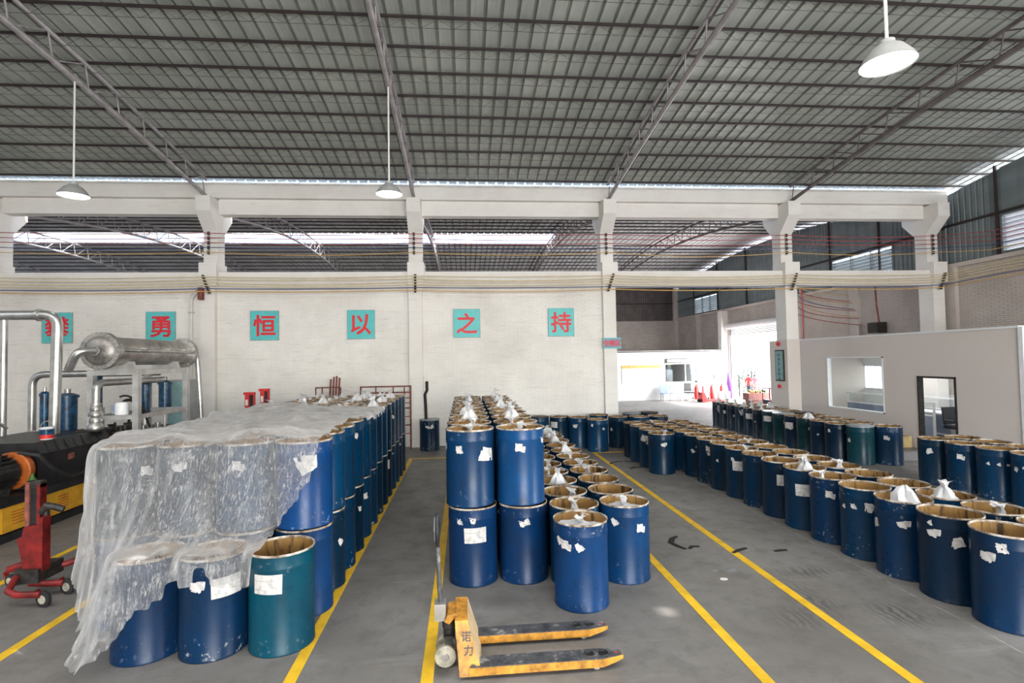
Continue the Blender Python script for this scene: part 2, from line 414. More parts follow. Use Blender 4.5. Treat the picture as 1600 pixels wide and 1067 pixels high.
# --- back wall between the halls
def bricks(mb, u0, u1, z0, z1, place, seed, bl=.24, bh=.053, j=.012):
    rr = random.Random(seed); z = z0; row = 0
    while z + bh <= z1 + 1e-6:
        u = u0 - (bl + j) * (.5 if row % 2 else 0)
        while u < u1 - .02:
            a = max(u, u0); b = min(u + bl, u1)
            if b - a > .03:
                d = .004 + rr.random() * .007; dz = (rr.random() - .5) * .004
                o = len(mb.v); q = [(a, z + dz, -.012), (b, z + dz, -.012), (b, z + bh + dz, -.012), (a, z + bh + dz, -.012), (a + .003, z + .003 + dz, d), (b - .003, z + .003 + dz, d), (b - .003, z + bh - .003 + dz, d), (a + .003, z + bh - .003 + dz, d)]
                mb.add([place(*w) for w in q], [(4, 5, 6, 7), (0, 1, 5, 4), (1, 2, 6, 5), (2, 3, 7, 6), (3, 0, 4, 7)])
            u += bl + j
        z += bh + j; row += 1
wb = MB()
bays = [(XL, COLX[0] - .2), (COLX[0] + .2, COLX[1] - .2), (COLX[1] + .2, COLX[2] - .2), (COLX[2] + .2, COLX[3] - .2)]
wb.bx(XL, COLX[3] + .1, 16.32, 16.56, 0, 4.8)
wb = wb.build('wall_back', MAT['white_brick_joint'], smooth=False)
tag(wb, 'white painted brick wall behind the drums with signs', kind='structure')
for k, (a, b) in enumerate(bays):
    mb = MB(); bricks(mb, a, b, .005, 4.79, lambda u, z, d: (u, 16.318 - d, z), 10 + k)
    tag(mb.build('bricks', MAT['white_brick'], wb, smooth=False), kind='stuff')
ends = [XL] + COLX
for k in range(6):
    a = ends[k] + .2 if k else XL; b = ends[k + 1] - .2
    m = MB(); m.bx(a, b, 16.24, 16.60, 4.79, 5.28); m.build('lower_beam', MAT['white_concrete'], wb, smooth=False)
    m = MB(); m.bx(a, b, 16.40, 16.74, 7.03, 7.48); m.build('upper_beam', MAT['white_concrete'], wb, smooth=False)
m = MB(); m.bx(XL, XR + .02, 16.22, 16.80, 7.48, 7.945); m.build('fascia', MAT['white_concrete'], wb, smooth=False)
cl = ['white concrete column at the left edge of the picture', 'white concrete column between the yong and heng signs', 'white concrete column between the yi and zhi signs',
      'white concrete column right of the chi sign, bearing a small sign', 'concrete column with beige lower half beside the white partition', 'white concrete corner column by the corrugated right wall']
for k, x in enumerate(COLX):
    t = thing('concrete_column', cl[k], 'column', (x, W + .25, 0), 'columns between the two halls')
    m = MB(); m.bx(x - .2, x + .2, W, 16.72, 3.06 if k == 4 else 0, 4.86); m.build('shaft', MAT['white_concrete'], t, smooth=False)
    if k == 4:
        m = MB(); m.bx(x - .215, x + .215, W - .012, 16.735, 0, 3.06); tag(m.build('painted_base', MAT['beige_paint'], t, smooth=False), 'beige painted lower part')
    m = MB(); m.bx(x - .22, x + .27, W - .08, 16.78, 4.86, 5.54); m.build('bracket_block', MAT['white_concrete'], t, smooth=False)
    m = MB(); m.bx(x - .2, x + .2, 16.34, 16.80, 5.54, 6.5); m.build('upper_shaft', MAT['white_concrete'], t, smooth=False)
    m = MB(); m.prism([(16.34, 6.5), (16.80, 6.5), (17.3, 7.0), (17.3, 7.44), (15.84, 7.44), (15.84, 7.0)], 0, x - .205, x + .205); m.build('corbel', MAT['white_concrete'], t, smooth=False)

# --- right wall: brick below, metal sheet above, running along both halls
wr = MB()
def wall_seg(mb, y0, y1, z0, z1): mb.bx(XR, XR + .24, y0, y1, z0, z1)
DY0, DY1, DZ = 24.6, 31.0, 4.3
wall_seg(wr, -12, -4, 0, 5.35); wall_seg(wr, -4, 2, 5.2, 5.35)
wall_seg(wr, 2, 11.2, 0, 5.35); wall_seg(wr, 11.2, 21.6, 0, 1.15); wall_seg(wr, 11.2, 21.6, 2.1, 5.35)
for y in (11.2, 14.6, 18.6): wall_seg(wr, y, y + .5, 1.15, 2.1)
wall_seg(wr, 21.6, DY0, 0, 5.35); wall_seg(wr, DY0, DY1, DZ, 5.35); wall_seg(wr, DY1, YF, 0, 5.35)
wr = wr.build('wall_right', MAT['far_brick'], smooth=False); tag(wr, 'bare brick side wall with metal sheet cladding above', kind='structure')
mb = MB(); bricks(mb, 11.0, DY0 - .1, 3.05, 5.33, lambda u, z, d: (XR - .002 - d, u, z), 33)
tag(mb.build('bricks', MAT['grey_brick'], wr, smooth=False), kind='stuff')
for y in (11.9, 16.2, 20.5, DY0 - .35, 31.2, 35.2):
    m = MB(); m.bx(XR - .14, XR + .05, y - .25, y + .25, 0, 5.36); m.build('pier', MAT['grey_brick'], wr, smooth=False)
m = MB(); m.bx(XR - .12, XR + .26, -12, YF, 5.33, 5.46); m.build('ring_beam', MAT['grey_brick'], wr, smooth=False)
def wall_sheets(parent, y0, y1, zf, mat, gap):
    w = .8; y = y0
    while y < y1 - .05:
        ww = min(w, y1 - y); mb = MB(); pts = []; n = max(1, int(round(ww / .2)))
        for k in range(n):
            a = y + ww * k / n; s = ww / n; pts += [(a, 0), (a + s * .62, 0), (a + s * .7, .03), (a + s * .92, .03)]
        pts.append((y + ww, 0)); vs_ = []
        for (u, d) in pts: vs_ += [(XR + .06 + d, u, 5.44), (XR + .06 + d, u, zf(u) - gap)]
        mb.add(vs_, [(2 * i, 2 * i + 2, 2 * i + 3, 2 * i + 1) for i in range(len(pts) - 1)])
        mb.build('wall_sheet', MAT[mat], parent, smooth=False); y += ww
def rect_skip(y0, y1, rects):
    out = []; y = y0
    for a, b in rects: out.append((y, a)); y = b
    out.append((y, y1)); return out
LV = [(9.0, 14.5, 5.46, 6.66), (18.6, 21.9, 5.46, 6.64), (32.6, 36.0, 5.46, 6.6)]
for a, b in rect_skip(-12, 16.4, [(9.0, 14.5)]): wall_sheets(wr, a, b, zA, 'wall_sheet', .24)
for a, b in rect_skip(16.4, YF, [(18.6, 21.9), (32.6, 36.0)]): wall_sheets(wr, a, b, lambda y: zB(y) if y > 16.9 else 7.75, 'wall_sheet', .16)
for (a, b, z0, z1) in LV:      # sheet above each louvre
    zf = zA if b < 16 else zB
    mb = MB(); n = 12; pts = [(a + (b - a) * i / n) for i in range(n + 1)]; vs_ = []
    for i, u in enumerate(pts): vs_ += [(XR + .06 + .03 * (i % 2), u, z1), (XR + .06 + .03 * (i % 2), u, zf(u) - .2)]
    mb.add(vs_, [(2 * i, 2 * i + 2, 2 * i + 3, 2 * i + 1) for i in range(n)]); mb.build('wall_sheet', MAT['wall_sheet'], wr, smooth=False)
for y0, y1, zz in ((-12, 16.4, 6.75), (16.4, YF, 6.72)):
    MB().bar((XR + .02, y0, zz), (XR + .02, y1, zz), .06, .07).build('girt', MAT['purlin_paint'], wr)
for y in (10.0, 12.4, 14.6, 17.4, 19.2, 22.0, 25.5, 29.0, 32.5, 36.0):
    zt = (zA(y) if y < 16.4 else zB(y)) - .1
    MB().bar((XR + .0, y, 5.46), (XR + .0, y, zt), .06, .06).build('stud', MAT['purlin_paint'], wr)
for i, (a, b, z0, z1) in enumerate(LV):
    lo = MB(); lo.bx(XR + .02, XR + .14, a, b, z0 - .02, z0 + .03); lo.bx(XR + .02, XR + .14, a, b, z1 - .03, z1 + .02); lo.bx(XR + .02, XR + .14, a - .03, a + .03, z0, z1); lo.bx(XR + .02, XR + .14, b - .03, b + .03, z0, z1)
    n = int((b - a) / 1.0)
    for k in range(1, n): lo.bx(XR + .03, XR + .13, a + (b - a) * k / n - .02, a + (b - a) * k / n + .02, z0, z1)
    lo = lo.build('window_%d' % (i + 3), MAT['wall_sheet'], smooth=False)
    tag(lo, ['bright louvred opening high in the right wall', 'grey louvred vent above the brick right wall', 'dark louvred vent near the far corner'][i], kind='structure')
    z = z0 + .06
    while z < z1 - .05:
        mb = MB(); mb.bar((XR + .09, a, z), (XR + .09, b, z), .17, .008, upv=(.75, 0, 1)); mb.build('slat', MAT['grey_plastic' if i == 0 else 'wall_sheet'], lo, smooth=False); z += .135

# --- far wall of the neighbouring hall
wf = MB(); wf.bx(XLB, XR + .24, YF, YF + .24, 0, 5.4); wf = wf.build('wall_far', MAT['far_brick'], smooth=False); tag(wf, 'bare brick far wall of the neighbouring hall', kind='structure')
x = 5.0
while x < XR - .1:
    mb = MB(); pts = []
    for k in range(5): a = x + .166 * k; pts += [(a, 0), (a + .08, 0), (a + .1, -.04), (a + .146, -.04)]
    pts.append((x + .83, 0)); vs_ = []
    for (u, d) in pts: vs_ += [(min(u, XR), YF - .06 + d, 5.3), (min(u, XR), YF - .06 + d, 7.95)]
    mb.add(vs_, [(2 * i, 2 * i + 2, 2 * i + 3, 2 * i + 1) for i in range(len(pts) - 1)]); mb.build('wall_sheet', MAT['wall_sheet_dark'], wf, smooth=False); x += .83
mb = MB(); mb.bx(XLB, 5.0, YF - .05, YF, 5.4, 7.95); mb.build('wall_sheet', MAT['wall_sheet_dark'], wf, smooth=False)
MB().bar((5, YF - .14, 6.6), (XR, YF - .14, 6.6), .05, .07).build('girt', MAT['purlin_paint'], wf)
m = MB(); m.bx(XR - .3, XR + .02, YF - .35, YF + .02, 0, 7.9); m.build('corner_pier', MAT['grey_brick'], wf, smooth=False)
# left end wall
m = MB(); m.bx(XL - .2, XL, -12, 16.3, 0, 7.9); m.bx(XLB, XL, 16.32, 16.56, 0, 7.7); m.bx(XLB - .2, XLB, 16.3, 19.0, 0, 7.7); m.bx(XLB - .2, XLB, 37, YF, 0, 7.7); m.bx(XLB - .2, XLB, 19, 37, 4.2, 7.7)
tag(m.build('wall_left', MAT['white_brick'], smooth=False), 'white brick end wall out of view on the left', kind='structure')

# front wall behind the camera with its wide gate
m = MB(); m.bx(XL, -.9, -12.2, -12, 0, 8.0); m.bx(8.9, XR + .24, -12.2, -12, 0, 8.0); m.bx(-.9, 8.9, -12.2, -12, 5.5, 8.0)
tag(m.build('wall_front', MAT['white_brick'], smooth=False), 'white brick front wall with a wide gate behind the camera', kind='structure')

# --- yellow lane markings
def tape(label, x0, x1, y0, y1):
    m = MB(); m.bx(x0, x1, y0, y1, .0005, .0035); return tag(m.build('lane_marking', MAT['yellow_tape'], smooth=False), label, 'floor marking', 'yellow lane markings')
def vt(label, x, y0, y1, w=.10): tape(label, x - w / 2, x + w / 2, y0, y1)
vt('yellow floor line along the aisle side of the plastic-covered stack', -1.443, 2.5, 14.37)
vt('yellow floor line running under the pallet truck handle', -.338, 2.5, 14.37)
vt('yellow floor line emerging from under the centre drums', 2.338, 2.5, 12.2)
vt('yellow floor line crossing the open floor towards the right row', 3.47, 2.5, 14.37)
vt('yellow floor line left of the plastic-covered stack', -4.145, 2.5, 13.5)
vt('yellow floor line in front of the black machine base', -5.56, 2.5, 9.6)
tape('short yellow cross line in front of the lone drum', -1.39, -.39, 14.27, 14.37)
tape('faint yellow cross line before the drums under the open bay', 3.52, 5.2, 14.27, 14.37)

# ------------------------------------------------------------------ drums
def drum_shell_mat():
    t = NT('drum_shell'); oi = t.n('ShaderNodeObjectInfo'); tc = t.n('ShaderNodeTexCoord')
    off = t.n('ShaderNodeVectorMath', operation='MULTIPLY_ADD'); cb = t.n('ShaderNodeCombineXYZ')
    for i in range(3): t.l(oi.outputs['Random'], cb.inputs[i])
    t.l(cb.outputs[0], off.inputs[0]); off.inputs[1].default_value = (37, 53, 29); t.l(tc.outputs['Object'], off.inputs[2])
    v = off.outputs[0]; sx = t.n('ShaderNodeSeparateXYZ'); t.l(tc.outputs['Object'], sx.inputs[0])
    n1 = t.noise(v, 2.2, 5, .6); n2 = t.noise(v, 16, 6, .72); n3 = t.noise(v, 5, 6, .7)
    base = t.mix(t.ramp(n1, [(.35, 0.), (.75, .55)]), oi.outputs['Color'], (.010, .016, .030))
    # scuffs, denser towards both ends of the shell
    e = t.n('ShaderNodeMath', operation='SUBTRACT', i_1=.46); t.l(sx.outputs[2], e.inputs[0]); ab = t.n('ShaderNodeMath', operation='ABSOLUTE'); t.l(e.outputs[0], ab.inputs[0])
    th = t.ramp(ab.outputs[0], [(.10, .02), (.44, .125)]); sm = t.n('ShaderNodeMath', operation='ADD'); t.l(n2, sm.inputs[0]); t.l(th, sm.inputs[1])
    sc = t.ramp(sm.outputs[0], [(.695, 0.), (.72, .8)]); sc2 = t.n('ShaderNodeMath', operation='MULTIPLY'); t.l(sc, sc2.inputs[0]); t.l(t.ramp(n3, [(.42, 0.), (.55, 1.)]), sc2.inputs[1])
    sc3 = t.n('ShaderNodeMath', operation='MULTIPLY'); t.l(sc2.outputs[0], sc3.inputs[0]); t.l(t.ramp(oi.outputs['Random'], [(.25, .05), (.95, .9)]), sc3.inputs[1]); c = t.mix(sc3.outputs[0], base, (.46, .46, .46))
    dk = t.ramp(n3, [(.60, 0.), (.74, .7)]); c = t.mix(dk, c, (.012, .011, .012))
    rg = t.ramp(n2, [(.3, .24), (.7, .42)]); t.bsdf(c, rg, bump=n1, bstr=.05, bdist=.02, spec=.24)
drum_shell_mat()
def drum_lining_mat():
    t = NT('drum_lining'); oi = t.n('ShaderNodeObjectInfo'); tc = t.n('ShaderNodeTexCoord')
    mp = t.n('ShaderNodeMapping'); mp.inputs['Scale'].default_value = (14, 14, 2.2); cb = t.n('ShaderNodeCombineXYZ')
    for i in range(3): t.l(oi.outputs['Random'], cb.inputs[i])
    sc = t.n('ShaderNodeVectorMath', operation='SCALE', i_Scale=40.); t.l(cb.outputs[0], sc.inputs[0]); t.l(tc.outputs['Object'], mp.inputs[0]); t.l(sc.outputs[0], mp.inputs['Location'])
    n1 = t.noise(mp.outputs[0], 1.0, 5, .65); n2 = t.noise(mp.outputs[0], .4, 3)
    c = t.ramp(n2, [(.3, (.22, .115, .035)), (.7, (.36, .205, .065))]); c = t.mix(t.ramp(n1, [(.53, 0.), (.62, .9)]), c, (.035, .02, .012))
    c = t.mix(t.ramp(n1, [(.26, .5), (.34, 0.)]), c, (.60, .53, .43)); t.bsdf(c, .6, spec=.3)
drum_lining_mat()
def rim_mat():
    t = NT('drum_rim'); tc = t.n('ShaderNodeTexCoord'); oi = t.n('ShaderNodeObjectInfo'); a = t.n('ShaderNodeVectorMath', operation='ADD'); t.l(tc.outputs['Object'], a.inputs[0])
    cb = t.n('ShaderNodeCombineXYZ'); m = t.n('ShaderNodeMath', operation='MULTIPLY', i_1=40.); t.l(oi.outputs['Random'], m.inputs[0]); t.l(m.outputs[0], cb.inputs[0]); t.l(cb.outputs[0], a.inputs[1])
    n = t.noise(a.outputs[0], 7, 5, .7); t.bsdf(t.ramp(n, [(.38, (.06, .045, .035)), (.50, (.34, .26, .19)), (.62, (.60, .55, .50))]), .5, spec=.4)
rim_mat()
def bag_mat():
    t = NT('bag_film'); v = t.coord('Object'); n = t.noise(v, 30, 5, .7)
    d = t.n('ShaderNodeBsdfDiffuse', i_Color=(.82, .82, .83, 1)); gl = t.n('ShaderNodeBsdfGlossy', i_Roughness=.25, i_Color=(.9, .9, .9, 1)); tr = t.n('ShaderNodeBsdfTranslucent', i_Color=(.8, .8, .82, 1))
    m1 = t.n('ShaderNodeMixShader', i_0=.35); t.l(d.outputs[0], m1.inputs[1]); t.l(tr.outputs[0], m1.inputs[2]); m2 = t.n('ShaderNodeMixShader', i_0=.10); t.l(m1.outputs[0], m2.inputs[1]); t.l(gl.outputs[0], m2.inputs[2])
    bp = t.n('ShaderNodeBump', i_Strength=.5, i_Distance=.01); t.l(n, bp.inputs['Height']); t.l(bp.outputs[0], d.inputs['Normal']); t.l(bp.outputs[0], gl.inputs['Normal']); t.l(m2.outputs[0], t.out.inputs[0])
bag_mat()
def label_mat():
    t = NT('drum_label'); tc = t.n('ShaderNodeTexCoord'); mp = t.n('ShaderNodeMapping'); mp.inputs['Scale'].default_value = (1, 1, 75); t.l(tc.outputs['Object'], mp.inputs[0])
    n = t.noise(mp.outputs[0], 2.2, 2); n2 = t.noise(t.coord('Object'), 14, 4)
    c = t.ramp(n, [(.56, (.60, .57, .55)), (.63, (.42, .40, .39))]); c = t.mix(t.ramp(n2, [(.52, 0.), (.66, .75)]), c, (.30, .28, .27)); t.bsdf(c, .7, spec=.3)
label_mat()
simple('lid_dark', (.05, .04, .035), .5, .3, var=.3)
simple('lid_grey', (.30, .32, .34), .4, .4, var=.2)
DR, DH = .288, .88
NS = 40
me_shell = MB().lathe([(.281, .0), (.288, .006), (.288, .020), (.284, .028), (.284, .73), (.2872, .745), (.2872, .757), (.284, .772), (.284, .862)], NS).mesh('drum_shell', MAT['drum_shell'])
me_rim = MB().lathe([(.284, .858), (.2882, .862), (.2892, .870), (.2880, .878), (.284, .880), (.278, .878), (.276, .870), (.278, .858)], NS).mesh('drum_rim', MAT['drum_rim'])
me_base = MB().lathe([(.0005, .03), (.280, .03), (.2805, .002)], NS).mesh('drum_base', MAT['dark_iron'])
me_lin = MB().lathe([(.2785, .862), (.2785, .045), (.27, .035), (.0005, .035)][::-1], NS).mesh('drum_lining', MAT['drum_lining'])
me_lid = MB().lathe([(.0005, .895), (.20, .895), (.275, .888), (.288, .886), (.2895, .872), (.286, .855)][::-1], NS).mesh('drum_lid', MAT['lid_grey'])
me_lid2 = MB().lathe([(.0005, .895), (.20, .895), (.275, .888), (.288, .886), (.2895, .872), (.286, .855)][::-1], NS).mesh('drum_lid', MAT['lid_dark'])
def crumple(seed, r, z0, h, n=18, k=9, spike=0., flat=.5, tail=True):
    """a crumpled bag: a lumpy dome with a tied neck"""
    rr = random.Random(seed); mb = MB(); ph = [rr.random() * 6.28 for _ in range(8)]; am = [rr.random() for _ in range(8)]
    vs_ = []
    for i in range(k + 1):
        t = i / k
        for j in range(n):
            a = 2 * PI * j / n
            rad = r * (1 - t) ** flat * (1 + .16 * math.sin(3 * a + ph[0]) * am[0] + .22 * math.sin(5 * a + ph[1] + 3 * t) + .18 * (rr.random() - .5))
            rad = min(rad, .272 if r > .12 else r * 1.3)
            if i == k: rad = .012
            z = z0 + h * (t ** 1.2) * (1 + .25 * math.sin(2 * a + ph[2])) + .02 * (rr.random() - .5)
            vs_.append((rad * math.cos(a), rad * math.sin(a), z))
    fs = [(i * n + j, i * n + (j + 1) % n, (i + 1) * n + (j + 1) % n, (i + 1) * n + j) for i in range(k) for j in range(n)]
    mb.add(vs_, fs + [tuple(range(k * n, (k + 1) * n))])
    if tail:
        zt = z0 + h * .9
        for q in range(5):
            a = rr.random() * 6.28; l = .05 + .07 * rr.random(); dx = math.cos(a); dy = math.sin(a)
            p = [(0, 0, zt - .02), (dx * l * .35, dy * l * .35, zt + spike * (.5 + rr.random() * .5)), (dx * l, dy * l, zt + spike * (.6 + .7 * rr.random()))]
            w = .02 + .02 * rr.random(); px, py = -dy * w, dx * w
            mb.add([(p[0][0] - px * .3, p[0][1] - py * .3, p[0][2]), (p[0][0] + px * .3, p[0][1] + py * .3, p[0][2]), (p[1][0] + px, p[1][1] + py, p[1][2]), (p[1][0] - px, p[1][1] - py, p[1][2] + .01), (p[2][0] + px * .8, p[2][1] + py * .8, p[2][2] - .012), (p[2][0] - px * .8, p[2][1] - py * .8, p[2][2] + .01)], [(0, 1, 2, 3), (3, 2, 4, 5)])
    return mb
BAGS = {}
for s in range(4): BAGS['flat', s] = crumple(100 + s, .265, .76, .07, spike=.10, flat=.35).mesh('plastic_bag', MAT['bag_film'])       # bag over the fill, tied in a knot
for s in range(4): BAGS['tuft', s] = crumple(200 + s, .075, .70, .17, n=12, k=6, spike=.06, flat=.6).mesh('plastic_bag', MAT['bag_film'])  # a knot standing up in the drum
for s in range(3): BAGS['bulge', s] = crumple(300 + s, .19, .70, .26, spike=.02, flat=.45, tail=False).mesh('plastic_bag', MAT['bag_film'])  # a bag bulging over the rim
for s in range(4): BAGS['heap', s] = crumple(400 + s, .17, .74, .21, n=14, k=7, spike=.10, flat=.6).mesh('plastic_bag', MAT['bag_film'])   # loose heap sticking out
me_fill = MB().lathe([(.0005, .74), (.15, .745), (.277, .72)][::-1], 28).mesh('powder_fill', MAT['bag_film'])
def patch(seed, w, h, torn=.5):
    """a pasted paper label bent round the shell: corners torn off at random, a little askew"""
    rr = random.Random(seed); mb = MB(); n = 7; k = 4; r = .2868; q = [(-.5, -.5), (.5, -.5), (.5, .5), (-.5, .5)]; rot = (rr.random() - .5) * .9 * min(1, torn)
    q = [((x + (rr.random() - .5) * .5 * torn) * w, (y + (rr.random() - .5) * .5 * torn) * h) for x, y in q]
    vs_ = []
    for j in range(k + 1):
        for i in range(n + 1):
            u = i / n; v = j / k; x = (q[0][0] * (1 - u) + q[1][0] * u) * (1 - v) + (q[3][0] * (1 - u) + q[2][0] * u) * v; z = (q[0][1] * (1 - u) + q[1][1] * u) * (1 - v) + (q[3][1] * (1 - u) + q[2][1] * u) * v
            if torn > .3 and (i in (0, n) or j in (0, k)): x += (rr.random() - .5) * .012; z += (rr.random() - .5) * .014
            x, z = x * math.cos(rot) - z * math.sin(rot), x * math.sin(rot) + z * math.cos(rot); vs_.append((r * math.sin(x / r), -r * math.cos(x / r), z))
    drop = {(0, 0): 0, (n - 1, k - 1): 0} if torn < .3 else {(rr.choice((0, n - 1)), rr.choice((0, k - 1))): 1, (rr.choice((0, 1, n - 2)), rr.choice((0, k - 1))): 1}
    fs = [(j * (n + 1) + i, j * (n + 1) + i + 1, (j + 1) * (n + 1) + i + 1, (j + 1) * (n + 1) + i) for j in range(k) for i in range(n) if not drop.get((i, j))]
    mb.add(vs_, fs); return mb.mesh('paper_label', MAT['drum_label'])
P_BIG = [patch(s, .26, .17, .05) for s in range(2)] + [patch(s, .22, .17, .6) for s in range(2, 4)]
P_MID = [patch(s, .12, .10, .8) for s in range(10, 18)]
P_SML = [patch(s, .06, .065, 1.2) for s in range(20, 28)]
BLUE = [(.001, .027, .066), (.001, .033, .083), (.001, .022, .052), (.002, .018, .040), (.001, .038, .095)]
NDRUM = [0]
def drum(x, y, label, group, z=0, col=None, bag=None, labels=None, seed=None, lid=None, plain=False, rz=None, top=True):
    sd = seed if seed is not None else NDRUM[0]; NDRUM[0] += 1; rr = random.Random(sd * 13 + 5)
    t = thing('drum', label, 'drum', (x, y, z), group)
    a0 = rr.random() * 6.28
    s = link_mesh('shell', me_shell, t, rz=a0); c = col or rr.choice(BLUE); f = .85 + .3 * rr.random(); g = f * (.62 if col else 1.); s.color = (c[0] * g * .3, c[1] * g * .93, c[2] * g * .97, 1)
    if lid: link_mesh('lid', me_lid if lid == 1 else me_lid2, t)
    else:
        link_mesh('rim', me_rim, t, rz=a0); link_mesh('lining', me_lin, t, rz=a0)
    link_mesh('base', me_base, t)
    if plain: return t
    face = math.atan2(x, y)          # side turned to the aisle in front
    if labels is None:
        labels = []
        if rr.random() < .75: labels.append((rr.choice('mmb'), (rr.random() - .5) * 1.5, .58 + .13 * rr.random()))
        for q in range(rr.randint(0, 2)): labels.append(('s', (rr.random() - .5) * 2.2, .5 + .24 * rr.random()))
    for kd, a, zz in labels:
        me = rr.choice({'b': P_BIG, 'm': P_MID, 's': P_SML}[kd])
        link_mesh('paper_label', me, t, (0, 0, zz), rz=-face + a)
    if bag and not lid:
        if bag == 'fill': link_mesh('powder_fill', me_fill, t)
        else:
            off = (0, 0, 0) if bag == 'flat' else ((rr.random() - .5) * (.06 if bag in ('heap', 'bulge') else .22), (rr.random() - .5) * (.06 if bag in ('heap', 'bulge') else .22), 0)
            if bag == 'flat': link_mesh('powder_fill', me_fill, t)
            link_mesh('plastic_bag', BAGS[bag, rr.randrange(3)], t, off, rz=rr.random() * 6.28)
    return t
def pick(rr, opts): return rr.choice(opts)

# left stack, two tiers under plastic film
LX = [-1.71, -2.295, -2.875, -3.455]; LY0, LP, LN = 5.87, .585, 13
colw = ['aisle column', 'second column from aisle', 'third column from aisle', 'far left column']
gl = 'drums of the plastic-covered stack'
for i in range(LN):
    rw = ORD[i] + ' row from the front'
    for j, X in enumerate(LX):
        dx = 0.; y = LY0 + LP * i
        cc = (.010, .075, .27) if (j == 0 and i < 1) else None
        drum(X + dx, y, 'lower-tier drum of the left stack, %s, %s' % (rw, colw[j]), gl, col=cc if i else (.012, .06, .20), plain=(j > 0 or i == 0), bag=None)
        bg_ = R.choice(['flat', 'flat', 'heap', 'tuft', 'heap', 'flat']); lb = None
        if i == 0: lb = [('m', .5, .62)] if j == 3 else ([('b', .1, .66)] if j == 0 else [('m', -.3, .66)])
        drum(X + dx, y + .004, 'upper-tier drum of the left stack, %s, %s' % (rw, colw[j]), gl, z=.887, col=cc, bag=bg_ if i >= 7 else 'fill', labels=lb)
tl_ = drum(-1.715, 5.19, 'teal open drum at the front corner of the plastic-covered stack', gl, col=(.006, .108, .165), labels=[('b', -.45, .63)])
drum(-2.305, 5.17, 'dark blue drum at the front beside the teal one, half veiled', gl, col=(.010, .042, .12), labels=[('b', .35, .62), ('m', -.5, .66)], bag='fill')
drum(-2.885, 5.19, 'leftmost front blue drum, its rim veiled by the plastic film', gl, col=(.008, .040, .125), labels=[], bag='fill')

# centre stack, two columns, two tiers
gc = 'drums of the centre two-tier stack'
for i in range(10):
    rw = ORD[i] + ' from the front'
    for j, X in enumerate((.05, .652)):
        y = 6.42 + .60 * i; side = 'left' if j == 0 else 'right'
        lb = lb2 = None
        if i == 0:
            lb = [[('b', .1, .58), ('s', -.6, .74), ('s', .0, .74)], [('s', -.05, .68), ('s', .12, .70)]][j]
            lb2 = [[('b', .75, .60), ('m', -1.45, .66), ('s', -.45, .66)], [('m', .0, .66), ('s', 1.15, .72)]][j]
        drum(X + .02, y - .02, 'lower-tier drum of the centre stack, %s, %s column' % (rw, side), gc, col=(.009, .045, .15) if i == 0 else None, labels=lb, bag='fill' if i < 2 else None, plain=(j == 0 and i > 8))
        bg_ = ('tuft' if i < 2 else R.choice(['heap', 'tuft', 'heap', 'flat'])) if j == 0 else ('flat' if i == 0 else R.choice(['heap', 'tuft', 'heap', 'flat']))
        drum(X, y, 'upper-tier drum of the centre stack, %s, %s column' % (rw, side), gc, z=.886, col=[(.010, .055, .16), (.014, .085, .26)][j] if i == 0 else None, labels=lb2, bag=bg_)
# single-tier block on the right of it
ge = 'single-tier drums beside the centre stack'
EY = [6.24, 6.83, 7.45, 8.05, 8.64, 9.24, 9.83, 10.42, 11.04, 11.66, 12.25]
for i, y in enumerate(EY):
    rw = ORD[i] + ' from the front'
    drum(1.86, y, 'single-tier drum beside the centre stack, %s, column by the yellow line' % rw, ge, bag=['flat', None, None, 'tuft', 'flat', 'tuft', 'heap', 'tuft', 'heap', 'heap', 'heap'][i], labels=[('m', .7, .62), ('s', -.4, .70)] if i == 0 else None, col=(.010, .065, .20) if i == 0 else None)
    drum(1.255, y - .01, 'single-tier drum beside the centre stack, %s, column touching the stack' % rw, ge, bag=['tuft', 'tuft', 'heap', 'tuft', 'tuft', None, None, 'tuft', 'heap', 'heap', None][i], labels=[] if i < 2 else None)
drum(1.20, 5.642, 'foremost blue drum standing alone in front of the centre block, tied white bag', ge, col=(.010, .060, .20), bag='flat', labels=[('m', -.55, .66), ('s', -.05, .66), ('s', -.85, .70)])

# long double row on the right
ga = 'drums of the long double row on the right'
for i in range(13):
    y = 4.685 + .597 * i; rw = ORD[i] + ' from the camera'
    bA = [None, None, 'bulge', None, 'tuft', 'heap', None, None, 'tuft', None, None, None, None][i]
    drum(5.115 - .007 * i, y, 'open drum in the long right row, %s, on the aisle side' % rw, ga, bag=bA, col=(.007, .040, .115) if i in (0, 2, 4) else ((.008, .028, .070) if i in (1, 6) else None),
         labels=[[('m', -.55, .66), ('s', -.15, .76)], [('m', -.5, .68), ('m', .25, .62), ('s', -.6, .78)], [('m', .0, .62), ('m', -1.15, .56)], [('m', .15, .66), ('s', -.9, .62), ('s', -.5, .66)], [('m', -.1, .66), ('s', .9, .68)], [('b', .0, .58)]][i] if i < 6 else None)
for i in range(16):
    y = 4.74 + .597 * i; rw = ORD[i] + ' from the camera'
    drum(5.70 - .006 * i, y, 'open drum in the long right row, %s, on the partition side' % rw, ga, bag=[None, 'tuft', 'heap', None, None, 'tuft', None, None, None, 'tuft', None, None, None, None, None, None][i])
for i, (x, y) in enumerate(((4.36, 11.64), (4.38, 12.33), (4.37, 13.01), (4.41, 13.66), (4.995, 13.64), (5.0, 13.04), (5.01, 12.45))):
    drum(x, y, ['blue drum at the near end of the short row before the column', 'second drum in the short row before the column', 'third drum in the short row before the column', 'farthest drum in the short row before the column',
                'drum in the inner row behind the short row, farthest one', 'drum in the inner row behind the short row, middle one', 'drum in the inner row behind the short row, nearest one'][i], 'drums before the right-hand column', bag=['tuft', None, None, None, 'tuft', None, None][i])
